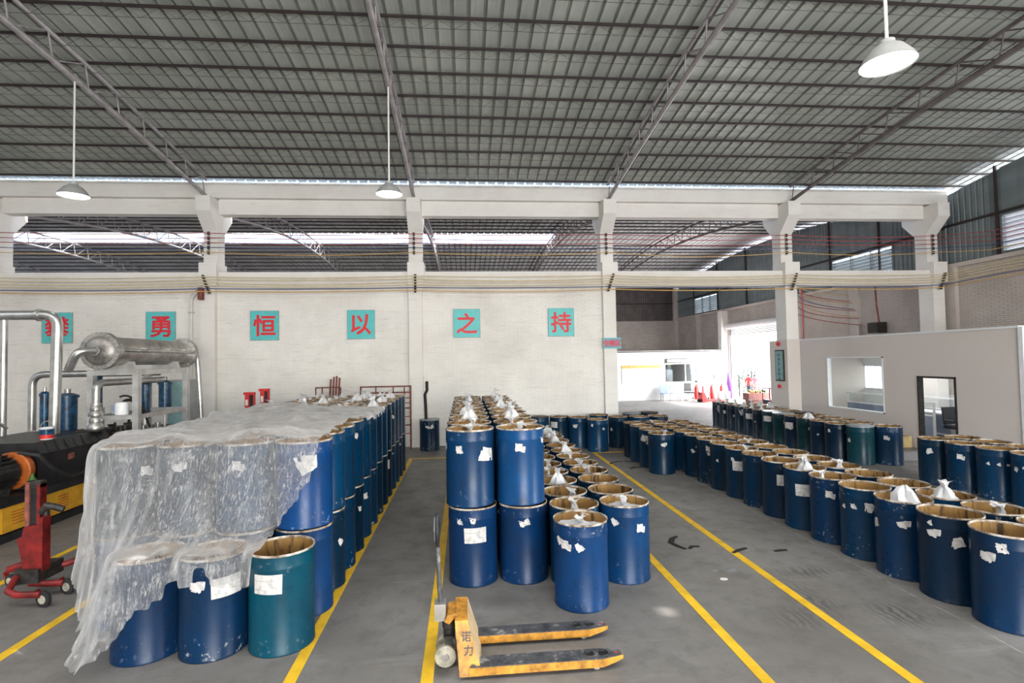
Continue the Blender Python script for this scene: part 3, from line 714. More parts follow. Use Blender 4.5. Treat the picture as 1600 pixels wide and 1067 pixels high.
# drums against the wall and under the open bay
gb = 'drums along the brick wall by the open bay'
for i, (x, y, ld, nm) in enumerate(((2.16, 15.62, 2, 'dark lidded drum by the wall behind the centre block'), (2.76, 15.58, None, 'drum against the wall below the chi sign'), (3.27, 15.28, None, 'drum by the wall below the chi sign, right-hand one'), (3.66, 14.62, None, 'dark drum with pale rim standing forward near the column'),
                                   (3.99, 15.78, None, 'drum tucked against the wall beside the column'), (4.42, 15.20, None, 'drum standing in front of the column with the small sign'), (5.05, 15.95, 1, 'grey-lidded drum under the open bay'), (5.63, 16.05, 2, 'brown-topped drum under the open bay'),
                                   (5.0, 15.04, None, 'left drum of the pair before the open bay'), (5.58, 15.11, None, 'right drum of the pair before the open bay'))):
    drum(x, y, nm, gb, lid=ld)
# drums along the partition
gp = 'drums along the white partition'
CY = [11.78]
cl_ = [(9.80, 11.62), (9.24, 11.86)]
yy = 12.45; x = 9.14
k = 0
seq = []
yy = 12.39
while yy < 19.4: seq.append((9.10 + .045 * k * .6, yy)); yy += .60; k += 1
GREEN = (.006, .050, .058)
drum(9.81, 11.66, 'nearest drum of the partition row, beside the yellow crate', gp, labels=[('m', -.1, .62)], col=(.016, .050, .12))
drum(9.23, 11.80, 'teal lidded drum at the near end of the partition row', gp, col=(.006, .075, .09), lid=1, labels=[('s', -.9, .55)])
for i, (x, y) in enumerate(seq):
    drum(x, y, 'drum in the outer row along the partition, %s behind the teal one' % ORD[i], gp, col=GREEN if i in (2, 4, 5) else (BLUE[2] if i % 2 else BLUE[3]), lid=1 if i in (4, 5) else None, bag='bulge' if i == 2 else ('heap' if i > 5 else None), labels=[('m', .2, .62)] if i in (2, 4) else None)
    if i < 10: drum(x + .60, y + .02, 'drum in the inner row along the partition, %s behind the nearest one' % ORD[i], gp, lid=2 if i in (4, ) else None, bag='heap' if i > 6 else None, plain=i < 6)
gd = 'drums by the office door'
for i in range(4):
    drum(9.22 + .03 * i, 9.78 - .58 * i, 'drum before the office door, %s from the door, aisle side' % ORD[i], gd, labels=[[('m', -.3, .64)], [('m', -.2, .64)], [('s', -.4, .62), ('s', .1, .62), ('s', .5, .62)], None][i])
    drum(9.84 + .02 * i, 9.82 - .59 * i, 'drum before the office door, %s from the door, partition side' % ORD[i], gd, bag='tuft' if i == 1 else None, plain=True)
# the lone drum with its hose
drum(-1.04, 15.70, 'lone dark drum standing by the white wall', 'lone drum', lid=1, col=(.008, .03, .075), labels=[('m', .3, .68), ('s', -.35, .70), ('s', -.1, .68)])
m = MB(); m.path([(-1.13, 15.62, .89), (-1.14, 15.63, 1.3), (-1.16, 15.66, 1.6), (-1.10, 15.68, 1.72), (-1.10, 15.68, 1.98)], .045, 10)
tag(m.build('hose', MAT['black_rubber']), 'black hose standing upright on the lone drum', 'hose')

# ------------------------------------------------------------------ plastic film over the left stack (draped by a small cloth relaxation)
def film_mat():
    t = NT('plastic_film'); v = t.wcoord((1, 1, 1)); vs1 = t.wcoord((20, 12, 2.0)); n1 = t.noise(vs1, 3.2, 6, .7); n2 = t.noise(v, 22, 6, .75); n3 = t.noise(v, 1.7, 4); n4 = t.noise(v, 5.5, 5, .65)
    h = t.n('ShaderNodeMath', operation='ADD'); t.l(n1, h.inputs[0]); hm = t.n('ShaderNodeMath', operation='MULTIPLY', i_1=.55); t.l(n2, hm.inputs[0]); t.l(hm.outputs[0], h.inputs[1])
    bp = t.n('ShaderNodeBump', i_Strength=1.0, i_Distance=.05); t.l(h.outputs[0], bp.inputs['Height'])
    tr = t.n('ShaderNodeBsdfTransparent', i_Color=(.96, .97, .98, 1)); gs = t.n('ShaderNodeBsdfGlossy', i_Roughness=.13, i_Color=(1, 1, 1, 1)); df = t.n('ShaderNodeBsdfDiffuse', i_Color=(.90, .88, .865, 1)); tl = t.n('ShaderNodeBsdfTranslucent', i_Color=(.90, .89, .88, 1))
    for s in (gs, df): t.l(bp.outputs[0], s.inputs['Normal'])
    m0 = t.n('ShaderNodeMixShader', i_0=.30); t.l(df.outputs[0], m0.inputs[1]); t.l(tl.outputs[0], m0.inputs[2])
    # milky veil: thin film seen at a slant and dusty creases are denser
    lw = t.n('ShaderNodeLayerWeight', i_Blend=.35); a = t.ramp(lw.outputs['Facing'], [(.10, .12), (.70, .86)]); b = t.ramp(n1, [(.48, 0.), (.66, .62)]); cc = t.ramp(n4, [(.50, 0.), (.70, .35)])
    s1 = t.n('ShaderNodeMath', operation='MAXIMUM'); t.l(a, s1.inputs[0]); t.l(b, s1.inputs[1]); s2 = t.n('ShaderNodeMath', operation='ADD', use_clamp=True); t.l(s1.outputs[0], s2.inputs[0]); t.l(cc, s2.inputs[1])
    m1 = t.n('ShaderNodeMixShader'); t.l(s2.outputs[0], m1.inputs[0]); t.l(tr.outputs[0], m1.inputs[1]); t.l(m0.outputs[0], m1.inputs[2])
    m2 = t.n('ShaderNodeMixShader', i_0=.20); t.l(m1.outputs[0], m2.inputs[1]); t.l(gs.outputs[0], m2.inputs[2]); t.l(m2.outputs[0], t.out.inputs[0])
film_mat()
def drape():
    rng = np.random.default_rng(3)
    sp = .045; xs = np.arange(-4.30, -1.28, sp); ys = np.arange(3.62, 9.75, sp); nx, ny = len(xs), len(ys)
    X, Y = np.meshgrid(xs, ys, indexing='ij')
    P = np.stack([X, Y, np.full_like(X, 1.86)], -1)
    P[..., 2] += .03 * rng.random(X.shape); 
    rest = P.copy(); V = np.zeros_like(P)
    top = [(X_, LY0 + LP * i, .292, 1.772) for X_ in LX for i in range(LN)]
    top = np.array(top); low = np.array([(-1.715, 5.19, .292, .90), (-2.305, 5.17, .292, .90), (-2.885, 5.19, .292, .90), (-3.455, 5.87, .292, 1.77)])
    def collide(P, O):
        x, y, z = P[..., 0], P[..., 1], P[..., 2]
        # the two-tier block: rounded rectangle in plan
        x0, x1, y0, y1 = -3.745, -1.42, 5.58, 13.2; r = .22
        qx = np.abs(x - (x0 + x1) / 2) - (x1 - x0) / 2 + r; qy = np.abs(y - (y0 + y1) / 2) - (y1 - y0) / 2 + r
        d = np.hypot(np.maximum(qx, 0), np.maximum(qy, 0)) + np.minimum(np.maximum(qx, qy), 0) - r
        ztop = 1.79 + .055 * bump
        inside = (d < 0.02) & (z < ztop)
        up_ = inside & (ztop - z < np.maximum(.022 - d, 0) + .02)
        z[up_] = ztop[up_]
        side = inside & ~up_
        if side.any():
            e = 1e-3
            def sd(a, b):
                qx = np.abs(a - (x0 + x1) / 2) - (x1 - x0) / 2 + r; qy = np.abs(b - (y0 + y1) / 2) - (y1 - y0) / 2 + r
                return np.hypot(np.maximum(qx, 0), np.maximum(qy, 0)) + np.minimum(np.maximum(qx, qy), 0) - r
            gx = (sd(x + e, y) - sd(x - e, y)) / (2 * e); gy = (sd(x, y + e) - sd(x, y - e)) / (2 * e)
            x[side] += (gx * (.02 - d))[side]; y[side] += (gy * (.02 - d))[side]
        fr = up_.copy()
        for cx, cy, cr, cz in low[:3]:
            dx = x - cx; dy = y - cy; dd = np.hypot(dx, dy) + 1e-9; ins = (dd < cr + .018) & (z < cz)
            u = ins & (cz - z < cr + .02 - dd + .02); z[u] = cz; fr |= u
            s = ins & ~u; k = (cr + .018) / dd; x[s] = (cx + dx * k)[s]; y[s] = (cy + dy * k)[s]
        fl_ = z < .03; z[fl_] = .03; fr |= fl_
        return fr
    # lumps left on top by the bags below
    bump = np.zeros_like(X)
    for q in range(34):
        cx, cy = rng.uniform(-3.7, -1.5), rng.uniform(5.7, 9.6); bump += rng.uniform(.3, 1.) * np.exp(-((X - cx) ** 2 / (2 * rng.uniform(.1, .3) ** 2) + (Y - cy) ** 2 / (2 * .12 ** 2)))
    bump = np.clip(bump, 0, 1.6)
    P[..., 2] = 1.79 + .06 * bump
    prev = P.copy()
    L = [(1, 0, sp), (0, 1, sp), (1, 1, sp * 2 ** .5), (1, -1, sp * 2 ** .5), (2, 0, sp * 2), (0, 2, sp * 2)]
    K = [1., 1., .55, .55, .10, .10]
    for it in range(230):
        vel = (P - prev) * .965; prev = P.copy(); vel = np.clip(vel, -.03, .03)
        P = P + vel; P[..., 2] -= .0030
        if it < 60: P[..., :2] += rng.normal(0, .0012, P[..., :2].shape)
        for sub in range(7):
            D = np.zeros_like(P); Wt = np.zeros(P.shape[:2] + (1,))
            for (a, b, l), k in zip(L, K):
                if b >= 0: s1 = (slice(0, nx - a), slice(0, ny - b)); s2 = (slice(a, nx), slice(b, ny))
                else: s1 = (slice(0, nx - a), slice(-b, ny)); s2 = (slice(a, nx), slice(0, ny + b))
                d = P[s2] - P[s1]; n = np.linalg.norm(d, axis=-1, keepdims=True) + 1e-9; c = d * (1 - l / n) * .5 * k
                if a + abs(b) >= 2 and k < .2: c = np.where(n < l, c, 0)
                D[s1] += c; D[s2] -= c; Wt[s1] += k; Wt[s2] += k
            P = P + D / np.maximum(Wt, 1e-6) * 1.6
            fr = collide(P, None)
            P[fr] = P[fr] * .25 + np.concatenate([prev[fr][:, :2], P[fr][:, 2:]], 1) * .75
    return X, Y, P
FX, FY, FP = drape()
def film_mesh():
    # the sheet is cut along an irregular hem (in the flat sheet's own coordinates)
    nx, ny = FX.shape; front = 5.57
    hx = [-4.6, -4.3, -4.0, -3.75, -3.5, -3.3, -3.05, -2.85, -2.62, -2.55, -2.3, -2.05, -1.95, -1.86, -1.8, -1.72, -1.62, -1.5, -1.42, -1.3]
    hd = [.0, .12, .36, .70, 1.08, 1.28, 1.26, 1.10, .98, .92, .90, .92, .96, .96, .84, .55, .36, .22, .08, .0]
    keep = np.ones((nx, ny), bool); hem = np.interp(FX, hx, hd); wob = .025 * np.sin(FX * 23) + .02 * np.sin(FX * 51 + 1)
    keep &= (front - FY) < hem + wob
    er = np.interp(FY, [3, 5.57, 5.9, 6.4, 6.8, 7.3, 7.8, 8.4, 9.2, 9.8], [-1.3, -1.44, -1.44, -1.5, -1.50, -1.46, -1.36, -1.33, -1.33, -1.36]); keep &= FX < er + .015 * np.sin(FY * 19)
    keep &= FY < 9.45 + .25 * (-1.5 - FX) / 2 + .05 * np.sin(FX * 9)
    idx = -np.ones((nx, ny), int); vs_ = []; fs = []
    q = keep[:-1, :-1] & keep[1:, :-1] & keep[:-1, 1:] & keep[1:, 1:]
    for i, j in zip(*np.nonzero(q)):
        f = []
        for a, b in ((i, j), (i + 1, j), (i + 1, j + 1), (i, j + 1)):
            if idx[a, b] < 0: idx[a, b] = len(vs_); vs_.append(tuple(FP[a, b]))
            f.append(int(idx[a, b]))
        fs.append(tuple(f))
    mb = MB(); mb.add(vs_, fs); return mb, keep
def wrinkle(P):
    # creases: ridged waves running down the hanging parts and across the top
    rng = np.random.default_rng(11); du = np.gradient(P, axis=0); dv = np.gradient(P, axis=1); N = np.cross(du, dv); N /= np.linalg.norm(N, axis=-1, keepdims=True) + 1e-9; N[N[..., 2] < -.3] *= -1
    h = np.zeros(FX.shape); down = np.clip((5.60 - FY) / .15, 0, 1)
    for k in range(16):
        f = rng.uniform(9, 34); a = rng.uniform(-.35, .35); ph = rng.uniform(0, 6.28); w = np.sin(f * (FX + a * (FY - 5.6)) + ph + 1.2 * np.sin(2.3 * FY + ph)); e = .5 + .5 * np.sin(rng.uniform(1.5, 5) * FY + rng.uniform(1, 4) * FX + ph)
        h += (1 - np.abs(w)) ** 3 * e * .011 * down
    for k in range(14):
        f = rng.uniform(5, 16); a = rng.uniform(-.5, .5); ph = rng.uniform(0, 6.28); w = np.sin(f * (FY + a * FX) + ph + 1.5 * np.sin(1.7 * FX + ph)); e = .5 + .5 * np.sin(rng.uniform(1, 3) * FX + ph)
        h += (1 - np.abs(w)) ** 3 * e * .016 * (1 - down)
    sgn = np.where((N[..., 2:] > .5) | (N[..., 1:2] < 0) | (N[..., 0:1] < 0), 1, -1)
    N = np.where((N[..., 1:2] > 0) & (np.abs(N[..., 2:]) < .5) & (down[..., None] > .5), -N, N)
    return P + N * h[..., None]
FP = wrinkle(FP)
m = film_mesh()[0].build('plastic_sheet', MAT['plastic_film'], ang=180)
tag(m, 'crumpled clear plastic film draped over the left drum stack', 'plastic sheet')
sb = m.modifiers.new('smooth', 'SUBSURF'); sb.levels = 1; sb.render_levels = 2

# ------------------------------------------------------------------ hanging lamps
simple('grey_joint', (.42, .40, .38), .8, var=.3, scale=8)
def lamp(x, y, zb, label):
    zt = zA(y) - .62
    t = thing('pendant_lamp', label, 'lamp', (x, y, zb), 'pendant lamps under the roof trusses')
    MB().lathe([(.262, .0), (.268, .004), (.262, .012), (.225, .075), (.155, .165), (.10, .205), (.075, .215), (.075, .255), (.03, .262), (.0005, .262)], 36, (x, y, zb)).build('shade', MAT['lamp_enamel'], t)
    MB().lathe([(.0005, .022), (.12, .018), (.252, .012)][::-1], 36, (x, y, zb)).build('diffuser', MAT['lamp_glow'], t)
    MB().tube((x, y, zb + .25), (x, y, zt), .017, 8).build('rod', MAT['rod_white'], t)
    MB().tube((x, y, zt - .01), (x, y, zt + .1), .045, 8).build('clamp', MAT['truss_paint'], t)
lamp(-7.413, 10.80, 5.84, 'white bell lamp hanging at the left, above the heat exchanger')
lamp(-1.45, 10.70, 5.90, 'white bell lamp hanging in the middle, in front of the clerestory')
lamp(4.513, 5.16, 5.62, 'large near white bell lamp at the upper right')

# ------------------------------------------------------------------ lettered signs
def glyph(name, body, size, mat, parent, loc, rot, bold=.02, depth=.004):
    cu = bpy.data.curves.new(name, 'FONT'); cu.body = body; cu.size = size; cu.align_x = 'CENTER'; cu.align_y = 'CENTER'; cu.extrude = depth; cu.resolution_u = 3
    tmp = bpy.data.objects.new(name, cu); C.objects.link(tmp); dg = bpy.context.evaluated_depsgraph_get(); me = bpy.data.meshes.new_from_object(tmp.evaluated_get(dg))
    bpy.data.objects.remove(tmp)
    b_ = bold * size; V0 = [tuple(v.co) for v in me.vertices]; F0 = [tuple(p.vertices) for p in me.polygons]; mb = MB()
    for q in range(8): mb.add([(x + b_ * math.cos(q * PI / 4), y + b_ * math.sin(q * PI / 4), z + q * 1e-4) for x, y, z in V0], F0)
    me = mb.mesh(name, mat, smooth=False)
    if len(me.vertices):
        co = np.array([v.co for v in me.vertices]); c = (co.min(0) + co.max(0)) / 2
        for v in me.vertices: v.co = (v.co.x - c[0], v.co.y - c[1], v.co.z)
    o = bpy.data.objects.new(name, me); C.objects.link(o); o.parent = parent; o.rotation_euler = rot
    L = parent_loc(parent); o.location = Vector(loc) - L; return o
FRONT = (PI / 2, 0, 0)
for ch, pin, x0, x1 in (('攀', 'pan', -11.98, -11.17), ('勇', 'yong', -9.16, -8.38), ('恒', 'heng', -6.26, -5.47), ('以', 'yi', -3.47, -2.68), ('之', 'zhi', -.32, .49), ('持', 'chi', 2.60, 3.40)):
    xc = (x0 + x1) / 2; zc = 3.70
    lab = {'攀': 'turquoise wall sign half hidden by the silver pipe, red pan character', '勇': 'turquoise wall sign with the red character yong above the heat exchanger', '恒': 'turquoise wall sign with the red character heng', '以': 'turquoise wall sign with the red character yi',
           '之': 'turquoise wall sign with the red character zhi', '持': 'turquoise wall sign with the red character chi'}[ch]
    t = thing('wall_sign', lab, 'sign', (xc, 16.30, zc - .43), 'turquoise slogan signs')
    m = MB(); m.bx(xc - .40, xc + .40, 16.275, 16.300, zc - .43, zc + .43); m.build('board', MAT['sign_teal'], t, smooth=False)
    m = MB()
    for a in (-1, 1):
        m.bx(xc - .405, xc + .405, 16.27, 16.302, zc + a * .43 - .008, zc + a * .43 + .008); m.bx(xc + a * .40 - .008, xc + a * .40 + .008, 16.27, 16.302, zc - .43, zc + .43)
    m.build('edge', MAT['sign_edge'], t, smooth=False)
    glyph('character', ch, .66, MAT['sign_red'], t, (xc, 16.272, zc), FRONT, .022)
t = thing('area_sign', 'small pale blue sign with three red characters on the column', 'sign', (4.56, 16.15, 2.86))
m = MB(); m.bx(4.28, 4.84, 16.128, 16.155, 2.86, 3.19); m.build('board', MAT['sign_teal'], t, smooth=False)
m = MB(); m.bx(4.31, 4.81, 16.122, 16.130, 2.89, 3.16); m.build('panel', MAT['blue_grey'], t, smooth=False)
glyph('lettering', '空桶区', .19, MAT['sign_red'], t, (4.56, 16.119, 3.025), FRONT, .02, .002)
# vertical notice on the side of the beige column
t = thing('notice_board', 'narrow vertical green and blue notice on the beige column', 'notice', (10.25, 16.54, 1.72))
m = MB(); m.bx(10.22, 10.262, 16.31, 16.77, 1.72, 2.73); m.build('frame', MAT['dark_iron'], t, smooth=False)
m = MB(); m.bx(10.214, 10.222, 16.34, 16.74, 1.76, 2.69); m.build('panel', MAT['sign_edge'], t, smooth=False)
for k in range(6):
    z = 2.58 - k * .14 - (.06 if k > 2 else 0); m = MB()
    m.bx(10.210, 10.214, 16.50, 16.58, z - .005, z + .01); m.bx(10.210, 10.214, 16.535, 16.55, z - .05, z + .04); m.bx(10.210, 10.214, 16.48, 16.60, z - .04, z - .025); m.build('lettering', MAT['black_paint'], t, smooth=False)
m = MB(); m.lathe([(.0005, 0), (.07, .01), (.075, .04), (.05, .06), (.0005, .065)][::-1], 16, (10.25, 16.58, 2.93), (-1, 0, 0)); tag(m.build('alarm_bell', MAT['bright_red']), 'round red fire alarm bell on the beige column', 'alarm bell')
m = MB(); m.bx(10.20, 10.262, 16.54, 16.64, 1.49, 1.60); m.bx(10.195, 10.2, 16.56, 16.62, 1.51, 1.58); tag(m.build('alarm_button', MAT['bright_red'], smooth=False), 'small red fire alarm call point below the notice', 'alarm button')

# ------------------------------------------------------------------ cables on insulator racks
def rack(x, y, z0, z1, label, n, tilt=0.):
    t = thing('insulator_rack', label, 'insulator rack', (x, y, z0), 'insulator racks on the columns')
    MB().bar((x - tilt, y + .04, z1), (x + tilt, y + .04, z0), .05, .04).build('rail', MAT['galvanised'], t)
    for k in range(n):
        f = (k + .5) / n; z = z0 + (z1 - z0) * f; xx = x + tilt - 2 * tilt * f
        MB().lathe([(.012, -.05), (.035, -.045), (.038, -.02), (.022, 0), (.038, .02), (.035, .045), (.012, .05)], 10, (xx, y - .02, z)).build('insulator', MAT['dark_iron'], t)
cn = ['at the left edge', 'left of the heng sign', 'left of the zhi sign', 'right of the chi sign', 'of the beige column', 'in the right corner']
for k, x in enumerate(COLX):
    rack(x - .03, 16.28, 5.80, 6.50, 'upper insulator rack on the column %s' % cn[k], 5)
    rack(x + .02, 16.02, 4.62, 5.16, 'lower insulator rack on the column %s' % cn[k], 6, .10 if k < 2 else (0. if k == 2 else -.10))
def cable(label, mat, z, y, r, sag, seed, dz=0., x1=None):
    rr = random.Random(seed); pts = []; xs = [XL + .2] + COLX
    for a, b in zip(xs[:-1], xs[1:]):
        s = sag * (.6 + .8 * rr.random())
        for i in range(8):
            f = i / 8; pts.append((a + (b - a) * f, y, z - s * 4 * f * (1 - f)))
    pts.append((COLX[-1], y, z))
    for f in (.3, .65, 1.0): pts.append((COLX[-1] + .23 * f, y - 1.6 * f, z + dz * f))
    pts.append((XR - .27, 10.0, z + dz))
    m = MB(); m.path(pts, r, 6); tag(m.build('cable', MAT[mat]), label, 'cable', 'cables strung along the columns')
for k, (mt, nm) in enumerate((('cable_red', 'topmost red'), ('cable_red', 'second red'), ('cable_red', 'third red'), ('cable_blue', 'blue'), ('cable_yellow', 'yellow'))):
    cable('%s cable of the upper set strung across the clerestory' % nm, mt, 6.43 - .14 * k, 16.205, .011, .05 + .05 * (k == 4), 50 + k, -.25)
for k, (mt, nm) in enumerate((('cable_cream', 'topmost cream'), ('cable_cream', 'second cream'), ('cable_cream', 'third cream'), ('cable_cream', 'fourth cream'), ('cable_blue', 'dark blue'), ('cable_yellow', 'lowest yellow'))):
    cable('%s cable of the lower set strung along the beam' % nm, mt, 5.10 - .085 * k, 15.94, .015 if k != 4 else .013, .05, 70 + k, .10)
m = MB(); m.path([(10.70, 16.0, 4.7), (10.71, 15.95, 4.0), (10.72, 15.98, 3.06)], .02, 8); tag(m.build('conduit', MAT['cable_red']), 'thin red conduit running down beside the beige column', 'conduit')
t = thing('downpipe', 'white drain pipe on the brick wall beside the left column', 'pipe', (-7.9, 16.24, 0), None)
MB().path([(-7.9, 16.22, 0), (-7.9, 16.22, 4.45), (-7.86, 16.2, 4.56), (-7.7, 16.16, 4.72)], .05, 10).build('pipe', MAT['rod_white'], t)
for z in (1.6, 2.9, 4.1): MB().bar((-7.97, 16.22, z), (-7.83, 16.22, z), .12, .03).build('clip', MAT['galvanised'], t)
m = MB(); m.bx(-7.62, -7.50, 16.0, 16.15, 4.45, 4.80); tag(m.build('junction_box', MAT['rust_red'], smooth=False), 'small rusty junction box high on the column', 'junction box')

# ------------------------------------------------------------------ hand pallet truck in front
simple('jack_yellow', (.60, .27, .03), .5, var=.30, scale=12)
simple('jack_pale', (.62, .46, .26), .6, var=.15, scale=8)
def worn():
    t = NT('fork_worn'); v = t.coord('Object'); n = t.noise(v, 7, 6, .7); n2 = t.noise(v, 30, 4); c = t.ramp(n, [(.40, (.055, .058, .065)), (.58, (.13, .13, .135)), (.66, (.42, .40, .37))]); c = t.mix(t.ramp(n2, [(.6, 0.), (.7, .5)]), c, (.35, .33, .31)); t.bsdf(c, .45, .3)
worn()
jack = thing('pallet_truck', 'yellow hand pallet truck with worn grey forks on the floor', 'pallet truck', (.3, 4.69, 0))
for nm, y0, y1 in (('fork', 4.37, 4.535), ('fork', 4.855, 5.02)):
    yc = (y0 + y1) / 2; w = (y1 - y0) / 2
    plan = [(.0, y0), (1.10, y0), (1.22, y0 + .03), (1.28, yc - .035), (1.28, yc + .035), (1.22, y1 - .03), (1.10, y1), (.0, y1)]
    m = MB()
    n = len(plan); zb = [.035, .035, .055, .07, .07, .055, .035, .035]
    vs_ = [(p[0], p[1], zb[i]) for i, p in enumerate(plan)] + [(p[0], p[1], .098) for p in plan]
    m.add(vs_, [tuple(range(n))[::-1], tuple(range(n, 2 * n))] + [(k, (k + 1) % n, n + (k + 1) % n, n + k) for k in range(n)])
    f = m.build(nm, MAT['jack_yellow'], jack, smooth=False)
    m = MB(); ins = [(.015, y0 + .004), (1.10, y0 + .004), (1.215, y0 + .033), (1.272, yc - .032), (1.272, yc + .032), (1.215, y1 - .033), (1.10, y1 - .004), (.015, y1 - .004)]
    m.prism(ins, 2, .096, .104); m.build('top_plate', MAT['fork_worn'], f, smooth=False)
    for xx in (1.0, 1.12):
        m = MB(); m.lathe([(.0005, 0), (.030, 0), (.034, .006), (.042, .006), (.045, 0)], 16, (xx, yc, .1045)); m.build('roller_slot', MAT['dark_iron'], f)
    m = MB(); m.tube((1.05, yc - .05, .037), (1.05, yc + .05, .037), .036, 14); m.build('load_roller', MAT['wheel_cream'], f)
    m = MB(); m.tube((1.225, yc, .104), (1.225, yc, .107), .011, 10); m.build('rivet', MAT['bright_red'], f)
# frame head
m = MB(); q = [(-.115, .545), (.012, .56), (.11, .03), (-.075, .03)]; yN, yFr = (4.375, 5.015)
vs_ = [(-.075, yN, .03), (.11, yN, .03), (-.005, yN + .10, .43), (-.11, yN + .10, .43), (-.075, yFr, .03), (.11, yFr, .03), (-.005, yFr - .10, .43), (-.11, yFr - .10, .43)]
m.add(vs_, [(0, 1, 2, 3), (4, 7, 6, 5), (0, 4, 5, 1), (3, 2, 6, 7), (0, 3, 7, 4)]); m.add([vs_[1], vs_[5], vs_[6], vs_[2]], [(0, 1, 2, 3)], 1)
hd = m.build('frame_head', [MAT['jack_yellow'], MAT['jack_pale']], jack, smooth=False)
m = MB(); m.prism([(-.20, .38), (-.17, .435), (-.10, .448), (-.085, .43), (-.105, .42), (-.16, .36)], 1, 4.57, 4.81); m.build('top_bracket', MAT['jack_yellow'], jack, smooth=False)
LEAN = (PI / 2 - .243, 0, 0)
glyph('lettering', '诺', .085, MAT['black_paint'], hd, (-.018, 4.447, .315), LEAN, .015, .003)
glyph('lettering', '力', .085, MAT['black_paint'], hd, (-.002, 4.4215, .215), LEAN, .015, .003)
m = MB(); m.lathe([(.018, 0), (.028, 0), (.030, .006), (.016, .006)], 14, (.035, 4.384, .09), (0, -1, .2)); m.build('axle_eye', MAT['dark_iron'], hd)
MB().lathe([(.0005, .2), (.05, .2), (.05, .28), (.058, .29), (.058, .39), (.04, .40), (.0005, .405)], 18, (-.165, 4.69, 0)).build('pump', MAT['dark_iron'], jack)
MB().bar((-.165, 4.60, .21), (-.165, 4.78, .21), .07, .07).build('axle_block', MAT['dark_iron'], jack)
for y in (4.60, 4.78):
    w = MB(); w.lathe([(.030, -.028), (.070, -.028), (.088, -.022), (.090, 0), (.088, .022), (.070, .028), (.030, .028)], 26, (-.195, y, .09), (0, 1, 0)); w = w.build('steer_wheel', MAT['wheel_cream'], jack)
    MB().lathe([(.0005, -.034), (.028, -.034), (.032, -.03), (.032, .03), (.028, .034), (.0005, .034)], 14, (-.195, y, .09), (0, 1, 0)).build('hub', MAT['stainless'], w)
    for k in range(5):
        a = k * 2 * PI / 5; MB().bar((-.195 + .03 * math.cos(a), y, .09 + .03 * math.sin(a)), (-.195 + .07 * math.cos(a), y, .09 + .07 * math.sin(a)), .012, .05, upv=(0, 1, 0)).build('spoke', MAT['stainless'], w)
MB().bx(-.285, -.19, 4.63, 4.75, .36, .50).build('handle_yoke', MAT['stainless'], jack, smooth=False)
MB().path([(-.23, 4.69, .45), (-.242, 4.69, .62), (-.25, 4.69, .85), (-.255, 4.69, .97)], [.022, .020, .019, .022], 12).build('handle_shaft', MAT['fork_worn'], jack)
lp = [(-.255, 4.69 + .085 * math.sin(a) * (1 - .35 * max(0, -math.cos(a))), 1.11 - .13 * math.cos(a)) for a in [2 * PI * k / 28 for k in range(29)]]
hl = MB().path(lp, .016, 8, caps=False).build('handle_loop', MAT['black_paint'], jack)
MB().path([(-.275, 4.72, 1.0), (-.285, 4.75, 1.1), (-.28, 4.74, 1.2)], .012, 8).build('release_lever', MAT['chrome'], hl)

# ------------------------------------------------------------------ red hand stacker at the left
st = thing('hand_stacker', 'red manual lift stacker standing beside the black machine', 'stacker', (-4.9, 6.65, 0))
MB().bx(-5.00, -4.955, 6.58, 6.68, .22, 1.27).build('mast_rail', MAT['rust_red'], st, smooth=False)
MB().bx(-4.875, -4.84, 6.58, 6.68, .22, 1.24).build('mast_rail', MAT['machine_red'], st, smooth=False)
MB().bx(-4.955, -4.875, 6.60, 6.67, .3, 1.22).build('mast_channel', MAT['black_paint'], st, smooth=False)
MB().bx(-5.0, -4.84, 6.585, 6.675, 1.20, 1.27).build('mast_head', MAT['dark_iron'], st, smooth=False)
MB().prism([(-5.02, .66), (-4.97, .66), (-4.95, .78), (-4.80, .80), (-4.80, .28), (-4.94, .28)], 1, 6.50, 6.56).build('fork_carriage', MAT['machine_red'], st, smooth=False)
MB().bx(-4.80, -4.75, 6.50, 6.62, .28, .88).build('carriage_side', MAT['machine_red'], st, smooth=False)
MB().tube((-4.80, 6.62, .40), (-4.80, 6.62, 1.02), .035, 10).build('lift_cylinder', MAT['dark_iron'], st)
MB().path([(-4.83, 6.60, .92), (-4.76, 6.57, 1.00), (-4.68, 6.58, .98), (-4.60, 6.60, .94)], .04, 8).build('pedal_valve', MAT['dark_iron'], st)
MB().bx(-5.02, -4.76, 6.46, 6.84, .17, .32).build('base_block', MAT['dark_iron'], st, smooth=False)
MB().path([(-4.98, 6.45, .25), (-4.93, 6.28, .17), (-4.80, 6.22, .15), (-4.56, 6.22, .14)], .035, 10).build('leg', MAT['machine_red'], st)
MB().path([(-4.95, 6.55, .25), (-4.86, 6.50, .16), (-4.75, 6.53, .14), (-4.56, 6.55, .13)], .035, 10).build('leg', MAT['machine_red'], st)
MB().path([(-5.0, 6.75, .25), (-4.75, 6.85, .24), (-4.60, 7.05, .26), (-4.52, 7.2, .30)], .035, 10).build('leg', MAT['machine_red'], st)
MB().path([(-5.0, 6.85, .28), (-5.25, 6.86, .24), (-5.38, 6.86, .20)], .04, 8).build('leg', MAT['machine_red'], st)
